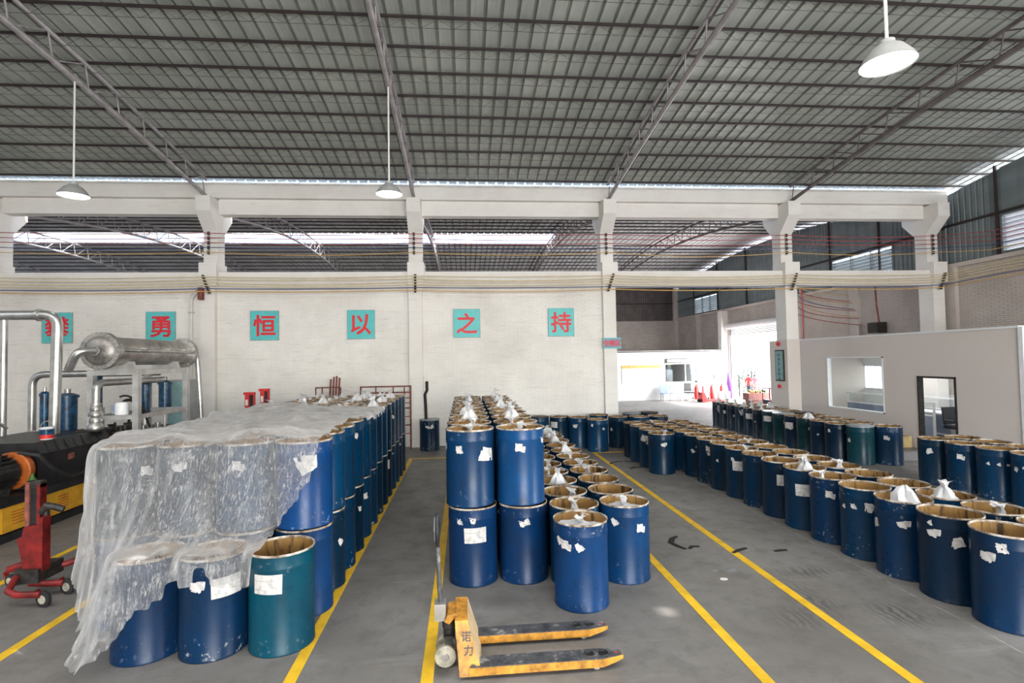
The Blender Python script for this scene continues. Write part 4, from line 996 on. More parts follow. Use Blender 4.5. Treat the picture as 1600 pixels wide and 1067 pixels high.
for (x, y, r) in ((-4.54, 6.24, .085), (-4.52, 6.56, .085), (-5.36, 6.87, .07), (-4.50, 7.22, .055)):
    w = MB().lathe([(.02, -.022), (r * .78, -.022), (r, -.016), (r, .016), (r * .78, .022), (.02, .022)], 22, (x, y - .0, r), (.25, 1, 0)).build('wheel', MAT['black_rubber'], st)
    MB().lathe([(.0005, -.026), (r * .55, -.024), (r * .6, 0), (r * .55, .024), (.0005, .026)], 16, (x, y, r), (.25, 1, 0)).build('hub', MAT['wheel_cream'], w)
    MB().bar((x - .05, y + .03, r), (x - .09, y + .03, r + .09), .06, .012).build('fork_bracket', MAT['machine_red'], st)

# ------------------------------------------------------------------ black extruder machine at the left
mc = thing('extruder', 'black and yellow extruder machine skid at the left', 'machine', (-7.6, 9.5, 0))
m = MB(); m.bx(-8.9, -6.76, 7.4, 14.0, .0, .12); m.bx(-8.9, -6.72, 7.4, 14.0, .53, .66); m.bx(-8.8, -6.80, 7.5, 13.9, .12, .53); m.build('skid_frame', MAT['black_paint'], mc, smooth=False)
for a, b in ((7.55, 8.38), (8.48, 9.06), (9.18, 10.15), (10.3, 11.3), (11.45, 12.5)):
    p = MB().bx(-6.80, -6.745, a, b, .15, .52).build('side_panel', MAT['machine_yellow'], mc, smooth=False)
    for k in range(5): MB().bx(-6.748, -6.741, (a + b) / 2 - .12, (a + b) / 2 + .12, .24 + .045 * k, .255 + .045 * k).build('vent_slot', MAT['machine_orange'], p, smooth=False)
mo = MB().tube((-7.02, 7.5, .98), (-7.02, 8.85, .98), .235, 28).build('motor_body', MAT['black_paint'], mc)
for k in range(22):
    a = 2 * PI * (k + .5) / 22; d = Vector((math.cos(a), 0, math.sin(a)))
    c0 = Vector((-7.02, 7.85, .98)) + d * .255; c1 = Vector((-7.02, 8.80, .98)) + d * .255; MB().bar(c0, c1, .010, .055, upv=d).build('cooling_fin', MAT['black_paint'], mo)
MB().lathe([(.0005, 0), (.25, 0), (.28, .03), (.28, .28), (.24, .30), (.0005, .30)], 28, (-7.02, 7.5, .98), (0, 1, 0)).build('fan_cowl', MAT['black_paint'], mo)
MB().bx(-6.98, -6.78, 8.2, 8.5, 1.12, 1.28).build('terminal_box', MAT['black_paint'], mo, smooth=False)
MB().bx(-7.22, -6.82, 7.7, 8.7, .64, .78).build('motor_foot', MAT['dark_iron'], mc, smooth=False)
MB().lathe([(.0005, 0), (.27, 0), (.29, .02), (.29, .11), (.27, .14), (.0005, .14)], 30, (-7.0, 8.92, .98), (0, 1, 0)).build('coupling_guard', MAT['machine_orange'], mc)
gb_ = MB(); gb_.bx(-8.2, -6.76, 9.14, 10.75, .66, 1.20); gb_.prism([(-8.25, 1.20), (-6.70, 1.20), (-6.82, 1.38), (-8.15, 1.38)], 1, 9.12, 10.80); gb_ = gb_.build('gearbox', MAT['black_paint'], mc, smooth=False)
for k in range(7): MB().bar((-6.70, 9.32 + .2 * k, 1.22), (-6.80, 9.35 + .2 * k, 1.36), .03, .02, upv=(1, 0, .6)).build('lid_rib', MAT['black_paint'], gb_)
MB().bx(-6.757, -6.750, 9.78, 9.92, 1.00, 1.10).build('name_plate', MAT['rust_red'], gb_, smooth=False)
MB().bx(-8.3, -6.2, 10.85, 13.6, 1.06, 1.16).build('deck_plate', MAT['dark_iron'], mc, smooth=False)
MB().bx(-8.2, -6.3, 10.9, 13.5, .64, 1.06).build('deck_box', MAT['black_paint'], mc, smooth=False)
MB().bx(-6.9, -6.5, 10.86, 11.2, 1.1, 1.22).build('orange_cover', MAT['machine_orange'], mc, smooth=False)
m = MB(); m.path([(-6.9, 8.95, 1.26), (-6.66, 9.02, 1.20), (-6.60, 9.2, .95), (-6.56, 9.55, .74), (-6.56, 9.9, .76), (-6.6, 10.4, .86)], .035, 10); tag(m.build('hose', MAT['black_rubber'], mc), 'thick sagging black hose')
m = MB(); m.tube((-6.62, 8.85, .66), (-6.62, 8.85, .86), .05, 12); m.lathe([(.05, 0), (.02, .05), (.02, .09)], 12, (-6.62, 8.85, .86)); tag(m.build('green_bottle', MAT['leaf_green']), 'small green bottle on the machine skid', 'bottle')
# heat exchanger on its frame
simple('dull_steel', (.36, .34, .32), .45, .6, var=.3, scale=5)
hx = thing('heat_exchanger', 'silver horizontal heat exchanger vessel with bolted flanges on a frame', 'heat exchanger', (-6.67, 11.8, 1.16))
HZ = 2.86
MB().lathe([(.27, .0), (.27, 2.9)], 36, (-6.67, 10.45, HZ), (0, 1, 0)).build('vessel', MAT['stainless'], hx)
for y0 in (10.40, 13.22):
    sg_ = -1 if y0 < 11 else 1; yd = y0 if y0 < 11 else y0 + .11
    MB().lathe([(.0005, .075), (.12, .068), (.20, .045), (.262, .012), (.27, .0)], 32, (-6.67, yd, HZ), (0, sg_, 0)).build('dished_head', MAT['dull_steel'], hx)
    fl_ = MB().lathe([(.26, .0), (.345, .0), (.345, .05), (.28, .05), (.28, .06), (.345, .06), (.345, .11), (.26, .11)], 36, (-6.67, y0, HZ), (0, 1, 0)).build('flange', MAT['stainless'], hx)
    for k in range(24):
        a = 2 * PI * k / 24; x = -6.67 + .315 * math.cos(a); z = HZ + .315 * math.sin(a); MB().tube((x, y0 - .03, z), (x, y0 + .14, z), .018, 6).build('bolt', MAT['galvanised'], fl_)
MB().path([(-6.38, 10.62, HZ + .02), (-6.34, 10.75, HZ + .01), (-6.34, 13.05, HZ + .01), (-6.40, 13.15, HZ)], .035, 10).build('side_pipe', MAT['galvanised'], hx)
for y in (11.25, 12.1, 12.75): MB().bar((-6.44, y, HZ + .02), (-6.32, y, HZ + .02), .03, .09).build('pipe_clip', MAT['galvanised'], hx)
for y in (11.0, 12.6): MB().prism([(-6.95, 2.50), (-6.39, 2.50), (-6.43, 2.66), (-6.91, 2.66)], 1, y - .05, y + .05).build('saddle', MAT['aluminium'], hx, smooth=False)
fr = thing('support_frame', 'square-tube aluminium frame carrying the heat exchanger', 'frame', (-6.7, 11.8, 1.16))
for x in (-7.12, -6.30):
    for y in (10.9, 12.72): MB().bx(x - .055, x + .055, y - .055, y + .055, 1.163, 2.5).build('post', MAT['aluminium'], fr, smooth=False)
    MB().bx(x - .05, x + .05, 10.9, 12.72, 2.40, 2.5).build('rail', MAT['aluminium'], fr, smooth=False); MB().bx(x - .04, x + .04, 10.96, 12.66, 1.55, 1.63).build('rail', MAT['aluminium'], fr, smooth=False)
for y in (10.9, 12.72): MB().bx(-7.07, -6.35, y - .045, y + .045, 2.40, 2.5).build('cross_rail', MAT['aluminium'], fr, smooth=False); MB().bx(-7.07, -6.35, y - .04, y + .04, 1.55, 1.63).build('cross_rail', MAT['aluminium'], fr, smooth=False)
def elbow(a, b, c, r, n=6):
    """points of a rounded corner a-b-c"""
    a, b, c = Vector(a), Vector(b), Vector(c); p = b + (a - b).normalized() * r; q = b + (c - b).normalized() * r
    return [a] + [((1 - t) ** 2) * p + 2 * t * (1 - t) * b + t * t * q for t in [i / n for i in range(n + 1)]] + [c]
def pipe(name, label, pts, r, mat='galvanised', n=14, rings=()):
    t = thing(name, label, 'pipe', tuple(pts[-1]))
    MB().path(pts, r, n).build('pipe_run', MAT[mat], t)
    for (p, d) in rings: MB().lathe([(r, -.02), (r * 1.35, -.02), (r * 1.35, .02), (r, .02)], 14, p, d).build('flange_ring', MAT['stainless'], t)
    return t
p1_ = elbow((-9.4, 10.0, 3.49), (-7.10, 10.0, 3.49), (-7.14, 10.0, 1.42), .22)
pipe('steam_pipe', 'large silver pipe bending down in front of the pan sign', p1_, .082, rings=(((-7.40, 10.0, 3.49), (1, 0, 0)),))
pipe('riser_pipe', 'silver vertical pipe at the left picture edge', [(-7.99, 10.02, 3.41), (-7.99, 10.02, 1.4)], .055)
pipe('inlet_pipe', 'short silver pipe slanting into the heat exchanger front', elbow((-7.02, 10.15, 2.52), (-6.80, 10.04, 2.86), (-6.67, 10.30, 2.86), .16), .070, rings=(((-6.67, 10.275, 2.86), (0, 1, 0)),))
pipe('back_pipe', 'silver pipe behind the blue vessels running below the heat exchanger', elbow((-6.93, 12.9, 2.42), (-9.45, 12.6, 2.42), (-9.45, 12.6, 1.2), .25), .075)
pp = elbow((-6.75, 12.6, 2.26), (-6.86, 10.62, 2.26), (-6.86, 10.62, 1.85), .16)
pipe('valve_pipe', 'silver pipe elbowing down into the flanged valve', pp, .065, rings=(((-6.86, 10.62, 1.87), (0, 0, 1)),))
vt_ = thing('valve_stack', 'stack of silver flanged valve bodies below the elbow pipe', 'valve', (-6.86, 10.62, 1.38), None)
for k, (z, r) in enumerate(((1.408, .13), (1.528, .10), (1.648, .115), (1.75, .09))):
    MB().lathe([(.0005, 0), (r, 0), (r * 1.05, .03), (r, .06), (r * .75, .10), (r * .7, .12), (.0005, .12)], 18, (-6.86, 10.62, z - .0)).build('valve_body', MAT['stainless'], vt_)
MB().bx(-7.06, -6.68, 10.42, 10.79, 1.383, 1.405).build('foot_plate', MAT['dark_iron'], vt_, smooth=False)
pipe('drain_pipe', 'silver pipe bending down at the rear end of the heat exchanger', elbow((-6.60, 13.46, 2.80), (-6.46, 13.55, 2.80), (-6.36, 13.55, 1.3), .10), .06)
def vessel(x, y, z0, z1, r, label, mat='blue_wrap'):
    t = thing('filter_vessel', label, 'vessel', (x, y, z0), 'blue filter vessels')
    MB().lathe([(.0005, 0), (r, 0), (r, z1 - z0 - .08), (.0005, z1 - z0 - .07)], 22, (x, y, z0)).build('body', MAT[mat], t)
    MB().lathe([(.0005, 0), (r * 1.18, 0), (r * 1.18, .05), (r, .06), (r * .6, .09), (.0005, .095)], 22, (x, y, z1 - .08)).build('cap', MAT[mat], t)
    MB().tube((x, y, z1 + .01), (x, y, z1 + .09), r * .35, 10).build('gauge', MAT['stainless'], t)
vessel(-7.64, 11.03, 1.163, 2.06, .155, 'tall blue wrapped vessel right of the big silver pipe')
vessel(-8.05, 11.03, 1.163, 2.10, .075, 'slim blue vessel left of the big silver pipe')
vessel(-7.75, 12.0, 1.7, 2.45, .11, 'blue vessel half hidden behind the frame post')
vessel(-6.90, 13.0, 1.52, 2.22, .13, 'blue vessel standing right of the frame, below the heat exchanger')
vessel(-6.88, 12.2, 1.5, 2.2, .09, 'blue vessel among black hoses under the heat exchanger')
MB_ = MB(); MB_.tube((-6.90, 13.0, 1.163), (-6.90, 13.0, 1.518), .03, 8); tag(MB_.build('vessel_stand', MAT['aluminium']), 'thin stand under the right blue vessel', 'stand')
MB_ = MB(); MB_.bx(-7.86, -7.64, 11.9, 12.1, 1.163, 1.698); tag(MB_.build('vessel_plinth', MAT['aluminium'], smooth=False), 'grey plinth below the half hidden blue vessel', 'stand')
MB_ = MB(); MB_.tube((-6.88, 12.2, 1.163), (-6.88, 12.2, 1.498), .05, 8); tag(MB_.build('vessel_stand', MAT['aluminium']), 'short stand under the vessel among the hoses', 'stand')
for k, (a, b, c) in enumerate((((-6.95, 11.4, 1.75), (-6.75, 11.5, 2.15), (-6.45, 11.6, 1.5)), ((-6.95, 11.45, 1.95), (-6.7, 11.55, 2.1), (-6.5, 11.7, 1.3)), ((-6.9, 11.5, 1.85), (-6.65, 11.6, 2.0), (-6.55, 11.5, 1.2)))):
    m = MB(); A, B, D = Vector(a), Vector(b), Vector(c); m.path([A * (1 - t) ** 2 + B * 2 * t * (1 - t) + D * t * t for t in [i / 10 for i in range(11)]], .02, 8)
    tag(m.build('hydraulic_hose', MAT['black_rubber']), ['upper', 'middle', 'lower'][k] + ' black hydraulic hose curving under the heat exchanger', 'hose', 'hydraulic hoses')
t = thing('white_motor', 'white and grey round motor on the frame rail', 'motor', (-6.72, 10.98, 1.63)); MB().lathe([(.0005, 0), (.11, 0), (.115, .02), (.115, .20), (.09, .24), (.0005, .25)], 20, (-6.62, 10.98, 1.635)).build('housing', MAT['white_plastic'], t); MB().bx(-6.78, -6.70, 10.92, 11.04, 1.66, 1.82).build('terminal_box', MAT['blue_grey'], t, smooth=False)
# small iron fittings lying on the deck
FITN = ['%s %s' % (a, b) for b in ('round', 'low') for a in ORD[:13]]
rr = random.Random(4)
PF = []
for k in range(26):
    x = rr.uniform(-8.0, -6.42); y = rr.uniform(11.1, 13.4); s = rr.uniform(.07, .135)
    if any(abs(x - a) < .24 and abs(y - b) < .24 for a, b in ((-7.64, 11.), (-8.05, 11.), (-6.86, 10.62), (-7.75, 12.), (-7.12, 10.9), (-6.3, 10.9), (-7.12, 12.72), (-6.3, 12.72), (-6.72, 11.0), (-6.88, 12.2), (-6.9, 13.0), (-7.64, 11.03), (-8.05, 11.03))) or any(math.hypot(x - a, y - b) < (s + c) * 1.3 for a, b, c in PF): continue
    PF.append((x, y, s))
    f = rr.random(); m = MB()
    if f < .5: m.lathe([(.0005, 0), (s, 0), (s, s * .5), (s * .6, s * .6), (s * .6, s * 1.5), (s * .8, s * 1.5), (s * .8, s * 1.8), (.0005, s * 1.8)], 12, (x, y, 1.162))
    else: m.bx(x - s, x + s, y - s * .7, y + s * .7, 1.162, 1.162 + s); m.tube((x, y, 1.162 + s), (x, y, 1.162 + s * 2.2), s * .35, 8)
    tag(m.build('pipe_fitting', MAT[rr.choice(['dark_iron', 'stainless', 'dark_iron', 'brown_stain'])]), '%s greasy iron fitting counted from the left on the machine deck' % FITN[k], 'fitting', 'loose fittings on the machine deck')
t = thing('paint_bucket', 'small paint bucket with blue and red print on the gearbox', 'bucket', (-6.93, 9.55, 1.38))
MB().lathe([(.0005, 0), (.085, 0), (.095, .05), (.10, .19), (.104, .195), (.096, .196), (.09, .18)], 22, (-6.93, 9.55, 1.381)).build('pail', MAT['white_plastic'], t)
MB().lathe([(.0975, .08), (.1015, .17)], 22, (-6.93, 9.55, 1.381)).build('blue_band', MAT['cable_blue'] if False else MAT['blue_wrap'], t); MB().lathe([(.0935, .015), (.0978, .08)], 22, (-6.93, 9.55, 1.381)).build('red_band', MAT['bright_red'], t)
MB().path([(-6.93 + .1 * math.cos(a), 9.55, 1.57 + .11 * math.sin(a)) for a in [PI * k / 12 for k in range(13)]], .005, 6).build('bail', MAT['wheel_cream'], t)
t = thing('steel_pot', 'brushed steel pot with black pump on top at the left edge', 'pot', (-7.02, 8.3, 1.24)); MB().lathe([(.0005, 0), (.20, 0), (.205, .34), (.215, .35), (.20, .36), (.0005, .37)], 26, (-7.02, 8.3, 1.30)).build('pot_body', MAT['stainless'], t)
MB().tube((-7.02, 8.3, 1.285), (-7.02, 8.3, 1.31), .15, 14).build('foot', MAT['dark_iron'], t)
MB().tube((-7.10, 8.3, 1.76), (-6.86, 8.38, 1.78), .075, 14).build('pump_motor', MAT['black_paint'], t); MB().tube((-7.02, 8.3, 1.64), (-7.02, 8.3, 1.78), .05, 10).build('neck', MAT['stainless'], t)
MB().path([(-7.15, 8.3, 1.80), (-7.1, 8.32, 1.90), (-6.85, 8.36, 1.90), (-6.78, 8.4, 1.80), (-6.80, 8.6, 1.68)], .022, 8).build('return_tube', MAT['stainless'], t)
t = thing('control_cabinet', 'grey-green control cabinet behind the frame by the wall', 'cabinet', (-7.15, 14.3, 0)); MB().bx(-7.43, -6.88, 14.1, 14.5, .66, 2.2).build('body', MAT['grey_plastic'], t, smooth=False); MB().bx(-7.40, -6.91, 14.085, 14.1, .72, 2.15).build('door', MAT['sign_edge'], t, smooth=False); MB().bx(-7.43, -6.88, 14.1, 14.5, 0, .66).build('plinth', MAT['dark_iron'], t, smooth=False)

# ------------------------------------------------------------------ things behind the left stack
for k, (x0, x1, zt) in enumerate(((-5.36, -5.13, 1.88), (-5.0, -4.79, 1.96))):
    t = thing('red_mast', ['left red mast top of a parked stacker behind the stack', 'right red mast top of a parked stacker behind the stack'][k], 'stacker', ((x0 + x1) / 2, 13.62, 0), 'parked stackers by the wall')
    MB().bx(x0, x0 + .10, 13.58, 13.64, .05, zt - .03).build('mast_rail', MAT['bright_red'], t, smooth=False); MB().bx(x1 - .035, x1, 13.58, 13.64, .05, zt - .03).build('mast_rail', MAT['bright_red'], t, smooth=False)
    MB().bx(x0 - .03, x1, 13.57, 13.65, zt - .06, zt).build('mast_head', MAT['bright_red'], t, smooth=False); MB().bx(x0 + .10, x1 - .035, 13.6, 13.64, .05, zt - .06).build('mast_channel', MAT['black_paint'], t, smooth=False)
    MB().bx(x0 + .02, x0 + .075, 13.572, 13.58, zt - .32, zt - .18).build('sticker', MAT['paper'], t, smooth=False); MB().bx(x0 - .12, x1 + .12, 13.3, 13.75, 0, .12).build('base', MAT['bright_red'], t, smooth=False)
sc_ = thing('scaffold_frame', 'rusty red scaffold frame leaning by the wall behind the left stack', 'scaffolding', (-2.3, 15.95, 0))
for x in (-3.04, -1.60): MB().tube((x, 15.92, 0), (x, 15.98, 1.86), .024, 8).build('upright', MAT['rust_red'], sc_)
for z in (1.84, 1.66, 1.2, .7): MB().tube((-3.04, 15.95, z), (-1.60, 15.95, z), .02, 8).build('rail', MAT['rust_red'], sc_)
for x in (-2.6, -2.1): MB().tube((x, 15.95, 1.66), (x, 15.95, 1.84), .016, 8).build('strut', MAT['rust_red'], sc_)
for z in (1.5, 1.35, .95, .45): MB().tube((-1.78, 15.95, z), (-1.60, 15.95, z), .014, 6).build('rung', MAT['rust_red'], sc_)
MB().tube((-1.78, 15.95, .0), (-1.78, 15.95, 1.84), .018, 8).build('inner_upright', MAT['rust_red'], sc_)
rk = thing('bar_rack', 'low rusty rack with upright bars behind the left stack', 'rack', (-4.0, 15.9, 0))
for z in (1.5, 1.85): MB().tube((-4.30, 15.9, z), (-3.60, 15.9, z), .018, 8).build('rail', MAT['rust_red'], rk)
for x in (-4.30, -4.12, -3.60): MB().tube((x, 15.9, 0), (x, 15.9, 1.85), .018, 8).build('post', MAT['rust_red'], rk)
for k, (x, dz) in enumerate(((-3.95, 2.08), (-3.86, 2.15), (-3.78, 2.17), (-3.70, 2.12))):
    m = MB(); m.tube((x - .03, 15.80, 0.0), (x + .03, 16.1, dz), .026, 8); tag(m.build('steel_bar', MAT['rust_red']), '%s rusty bar from the left leaning in the rack' % ORD[k], 'bar', 'rusty bars leaning on the wall')

# ------------------------------------------------------------------ scraps on the floor
m = MB(); pts = [(4.70 + .012 * math.sin(i * 1.7), 3.2 + .35 * i) for i in range(30)]
for (a, b), (c, d) in zip(pts[:-1], pts[1:]): m.add([(a - .006, b, .0008), (a + .006, b, .0008), (c + .006, d, .0008), (c - .006, d, .0008)], [(0, 1, 2, 3)])
tag(m.build('trim_3', MAT['grey_joint'], smooth=False), 'pale joint line in the floor beside the right row', kind='structure')
def scrap(pts, w, label):
    m = MB(); vs_ = []
    for i, (x, y) in enumerate(pts):
        a = pts[max(0, i - 1)]; b = pts[min(len(pts) - 1, i + 1)]; dx, dy = b[0] - a[0], b[1] - a[1]; l = math.hypot(dx, dy) or 1; ww = w * (.4 + .6 * math.sin(PI * (i + .5) / len(pts)))
        vs_ += [(x - dy / l * ww, y + dx / l * ww, .003), (x + dy / l * ww, y - dx / l * ww, .003), (x + dy / l * ww * .6, y - dx / l * ww * .6, .011), (x - dy / l * ww * .6, y + dx / l * ww * .6, .011)]
    for i in range(len(pts) - 1):
        for k in range(4): m.f.append((4 * i + k, 4 * i + (k + 1) % 4, 4 * i + 4 + (k + 1) % 4, 4 * i + 4 + k)); m.m.append(0)
    m.v += vs_; m.f += [(3, 2, 1, 0), tuple(len(pts) * 4 - 4 + k for k in range(4))]; m.m += [0, 0]
    tag(m.build('rubber_scrap', MAT['black_rubber']), label, 'scrap', 'black scraps on the floor')
for k, (x, y, s, nm) in enumerate(((2.93, 5.98, .06, 'small white paper flake between the yellow lines'), (3.15, 6.22, .09, 'thin pale plastic flake between the yellow lines'), (2.95, 6.22, .05, 'tiny pale flake beside the larger one'))):
    m = MB(); rr = random.Random(k); pts = [(x + s * (.5 + .5 * rr.random()) * math.cos(a), y + s * .6 * math.sin(a)) for a in [2 * PI * q / 7 for q in range(7)]]; m.prism(pts, 2, .001, .004); tag(m.build('paper_flake', MAT['paper' if k == 0 else 'lid_grey'], smooth=False), nm, 'litter', 'litter on the floor')
scrap([(2.98, 7.46), (2.88, 7.38), (2.80, 7.22), (2.84, 7.08), (2.90, 6.95)], .045, 'long curled black scrap on the floor between the yellow lines')
scrap([(2.95, 6.96), (3.02, 7.04), (3.12, 7.03)], .035, 'small black scrap beside the long curled one')
scrap([(3.44, 6.74), (3.56, 6.82), (3.70, 6.88)], .035, 'black scrap lying on the yellow line near the right row')
scrap([(4.00, 6.72), (4.08, 6.74), (4.18, 6.74)], .035, 'black scrap on the floor close to the right drum row')
scrap([(3.48, 12.72), (3.58, 12.9), (3.72, 12.98), (3.86, 12.94)], .04, 'curved black scrap far down the open lane')
scrap([(3.92, 13.0), (4.0, 12.92), (4.1, 12.88)], .05, 'black scrap before the short drum row')
scrap([(3.78, 12.1), (3.9, 12.22), (4.08, 12.2)], .045, 'black scrap nearest to the short drum row')

# ------------------------------------------------------------------ office partition on the right (X = 12.1)
PX, PY0, PY1, PZ = 12.1, 10.62, 20.2, 3.07
wp = MB(); t0 = PX; t1 = PX + .10
WY0, WY1, WZ0, WZ1 = 14.46, 16.86, .80, 2.47
OY0, OY1, OZ = 12.17, 13.30, 1.94
for (a, b, c, d) in ((PY0, OY0, 0, PZ), (OY0, OY1, OZ, PZ), (OY1, WY0, 0, PZ), (WY0, WY1, 0, WZ0), (WY0, WY1, WZ1, PZ), (WY1, PY1, 0, PZ)): wp.bx(t0, t1, a, b, c, d)
wp.bx(PX + .1, XR - .16, PY1 - .1, PY1, 0, PZ); wp = wp.build('wall_partition', MAT['beige_paint'], smooth=False); tag(wp, 'plain light office partition with a window and a door', kind='structure')
cc = MB(); cc.bx(PX - .02, XR - .16, PY0, PY1, PZ, PZ + .05); tag(cc.build('ceiling_office', MAT['white_paint'], smooth=False), 'flat roof of the partitioned office', kind='structure')
w1 = MB(); e = .04
for (a, b, c, d) in ((WY0, WY0 + e, WZ0, WZ1), (WY1 - e, WY1, WZ0, WZ1), (WY0, WY1, WZ0, WZ0 + e), (WY0, WY1, WZ1 - e, WZ1)): w1.bx(PX - .015, PX + .115, a, b, c, d)
w1 = w1.build('window_1', MAT['white_plastic'], smooth=False); tag(w1, 'wide white-framed office window in the partition', kind='structure')
MB().bx(PX + .045, PX + .051, WY0 + e, WY1 - e, WZ0 + e, WZ1 - e).build('pane', MAT['pane_glass'], w1, smooth=False)
d1 = MB(); d1.bx(PX - .02, PX + .12, OY0, OY0 + .05, 0, OZ); d1.bx(PX - .02, PX + .12, OY1 - .05, OY1, 0, OZ); d1.bx(PX - .02, PX + .12, OY0, OY1, OZ - .05, OZ); d1 = d1.build('door_1', MAT['dark_iron'], smooth=False); tag(d1, 'open office doorway with a dark metal frame', kind='structure')
m = MB(); m.bx(PX - .03, PX + .13, PY0 - .10, PY0, 0, PZ + .02); tag(m.build('trim_1', MAT['white_plastic'], smooth=False), 'white end post of the partition', kind='structure')
m = MB(); m.bx(PX + .13, XR - .16, PY0 - .06, PY0 - .03, 0, PZ); tag(m.build('wall_partition_front', MAT['white_paint'], smooth=False), 'white front end of the office partition', kind='structure')
# barred office windows in the brick wall
for i, (a, b) in enumerate(((11.7, 14.6), (15.1, 18.6), (19.1, 21.6))):
    w = MB(); w.bx(XR + .05, XR + .10, a, b, 1.15, 1.19); w.bx(XR + .05, XR + .10, a, b, 2.06, 2.10); w.bx(XR + .05, XR + .10, a, a + .04, 1.15, 2.1); w.bx(XR + .05, XR + .10, b - .04, b, 1.15, 2.1)
    w = w.build('window_%d' % (i + 6), MAT['white_plastic'], smooth=False); tag(w, '%s barred window in the outer wall behind the office' % ORD[i], kind='structure')
    y = a + .15
    while y < b - .08: MB().bx(XR + .06, XR + .075, y - .008, y + .008, 1.19, 2.06).build('window_bar', MAT['white_plastic'], w, smooth=False); y += .17
    MB().bx(XR + .12, XR + .125, a + .04, b - .04, 1.19, 2.06).build('pane', MAT['pane_glass'], w, smooth=False)
m = MB(); m.bx(XR - .16, XR - .145, PY0, PY1, 0, 1.15); m.bx(XR - .16, XR - .145, PY0, PY1, 2.1, PZ); tag(m.build('wall_office_lining', MAT['white_paint'], smooth=False), 'white lining on the back wall of the office', kind='structure')
t = thing('tube_light', 'lit white tube light on the office ceiling', 'lamp', (14.2, 15.6, PZ - .08)); MB().bx(13.6, 14.9, 15.5, 15.7, PZ - .03, PZ).build('body', MAT['white_plastic'], t, smooth=False); MB().tube((13.65, 15.6, PZ - .05), (14.85, 15.6, PZ - .05), .018, 8).build('tube', MAT['tube_glow'], t)
area('office_tube_light', (14.2, 15.4, PZ - .12), (0, 0, -1), 1.4, 6.0, 110, (1, 1, .99))
# cubicle desks inside
def cubicle(y0, y1, x, label):
    t = thing('cubicle_screen', label, 'desk screen', (x, (y0 + y1) / 2, 0), 'office desk screens')
    MB().bx(x - .025, x + .025, y0, y1, .05, .78).build('lower_panel', MAT['blue_grey'], t, smooth=False); MB().bx(x - .015, x + .015, y0, y1, .80, 1.12).build('glass_panel', MAT['pane_glass'], t, smooth=False)
    for a, b, c, d in ((y0 - .03, y0, 0, 1.16), (y1, y1 + .03, 0, 1.16), (y0, y1, .775, .81), (y0, y1, 1.12, 1.16), (y0, y1, 0, .05)): MB().bx(x - .03, x + .03, a, b, c, d).build('frame_rail', MAT['white_plastic'], t, smooth=False)
cubicle(13.80, 14.25, 13.0, 'blue-grey desk screen just inside the office door'); cubicle(16.85, 18.7, 14.2, 'long glazed desk screen behind the office window'); cubicle(14.4, 16.3, 14.75, 'glazed desk screen deeper in the office')
t = thing('office_desk', 'pale office desk behind the door', 'desk', (14.3, 15.1, 0)); MB().bx(14.0, 14.68, 14.3, 16.2, .72, .76).build('top', MAT['white_plastic'], t, smooth=False)
for y in (14.35, 16.15): MB().bx(14.05, 14.65, y - .02, y + .02, 0, .72).build('side', MAT['grey_plastic'], t, smooth=False)
def office_chair(x, y, label, seat='black_paint', group=None):
    t = thing('office_chair', label, 'chair', (x, y, 0), group)
    MB().bx(x - .23, x + .23, y - .23, y + .23, .44, .52).build('seat', MAT[seat], t, smooth=False); MB().prism([(y + .20, .55), (y + .25, .55), (y + .30, 1.02), (y + .25, 1.02)], 0, x - .21, x + .21).build('backrest', MAT[seat], t, smooth=False)
    MB().tube((x, y, .08), (x, y, .44), .03, 8).build('column', MAT['chrome'], t)
    for s in (-1, 1): MB().path([(x + s * .25, y + .15, .50), (x + s * .27, y + .1, .68), (x + s * .27, y - .14, .68)], .018, 6).build('armrest', MAT['black_paint'], t)
    for k in range(5):
        a = 2 * PI * k / 5; MB().tube((x, y, .09), (x + .26 * math.cos(a), y + .26 * math.sin(a), .06), .018, 6).build('base_arm', MAT['chrome'], t); MB().tube((x + .26 * math.cos(a) - .02, y + .26 * math.sin(a), .03), (x + .26 * math.cos(a) + .02, y + .26 * math.sin(a), .03), .03, 8).build('castor', MAT['black_rubber'], t)
office_chair(13.55, 13.62, 'black office chair seen through the office door')
# unseen slab added outside to keep the sun out of the office
m = MB(); m.bx(XR + .26, XR + 2.0, 10.8, 21.9, 2.22, 2.30); tag(m.build('sun_blocker', MAT['white_concrete'], smooth=False), 'unseen slab added outside to block sun from the office windows', kind='structure')
# yellow crate by the door and mat
t = thing('wooden_crate', 'pale yellow crate against the partition beside the door', 'crate', (11.7, 13.75, 0))
for (a, b, c, d) in ((11.35, 12.05, 13.50, 13.52), (11.35, 12.05, 13.98, 14.0), (11.35, 11.37, 13.52, 13.98), (12.03, 12.05, 13.52, 13.98)): MB().bx(a, b, c, d, .0, .30).build('side_board', MAT['wood_yellow'], t, smooth=False)
MB().bx(11.37, 12.03, 13.52, 13.98, .01, .03).build('bottom_board', MAT['wood_yellow'], t, smooth=False)
m = MB(); m.lathe([(.0005, 0), (.08, 0), (.085, .28), (.05, .36), (.03, .42), (.0005, .43)], 14, (11.52, 13.75, .033)); tag(m.build('fire_extinguisher', MAT['machine_red']), 'dark red bottle standing in the yellow crate', 'bottle')
m = MB(); m.lathe([(.0005, 0), (.10, 0), (.12, .22), (.08, .30), (.0005, .33)], 14, (11.82, 13.78, .033)); tag(m.build('green_can', MAT['leaf_green']), 'dark green can standing in the yellow crate', 'can')
m = MB(); m.bx(10.35, 11.6, 11.9, 12.9, .001, .012); tag(m.build('floor_mat', MAT['grey_plastic'], smooth=False), 'grey sheet lying on the floor before the office door', 'mat')
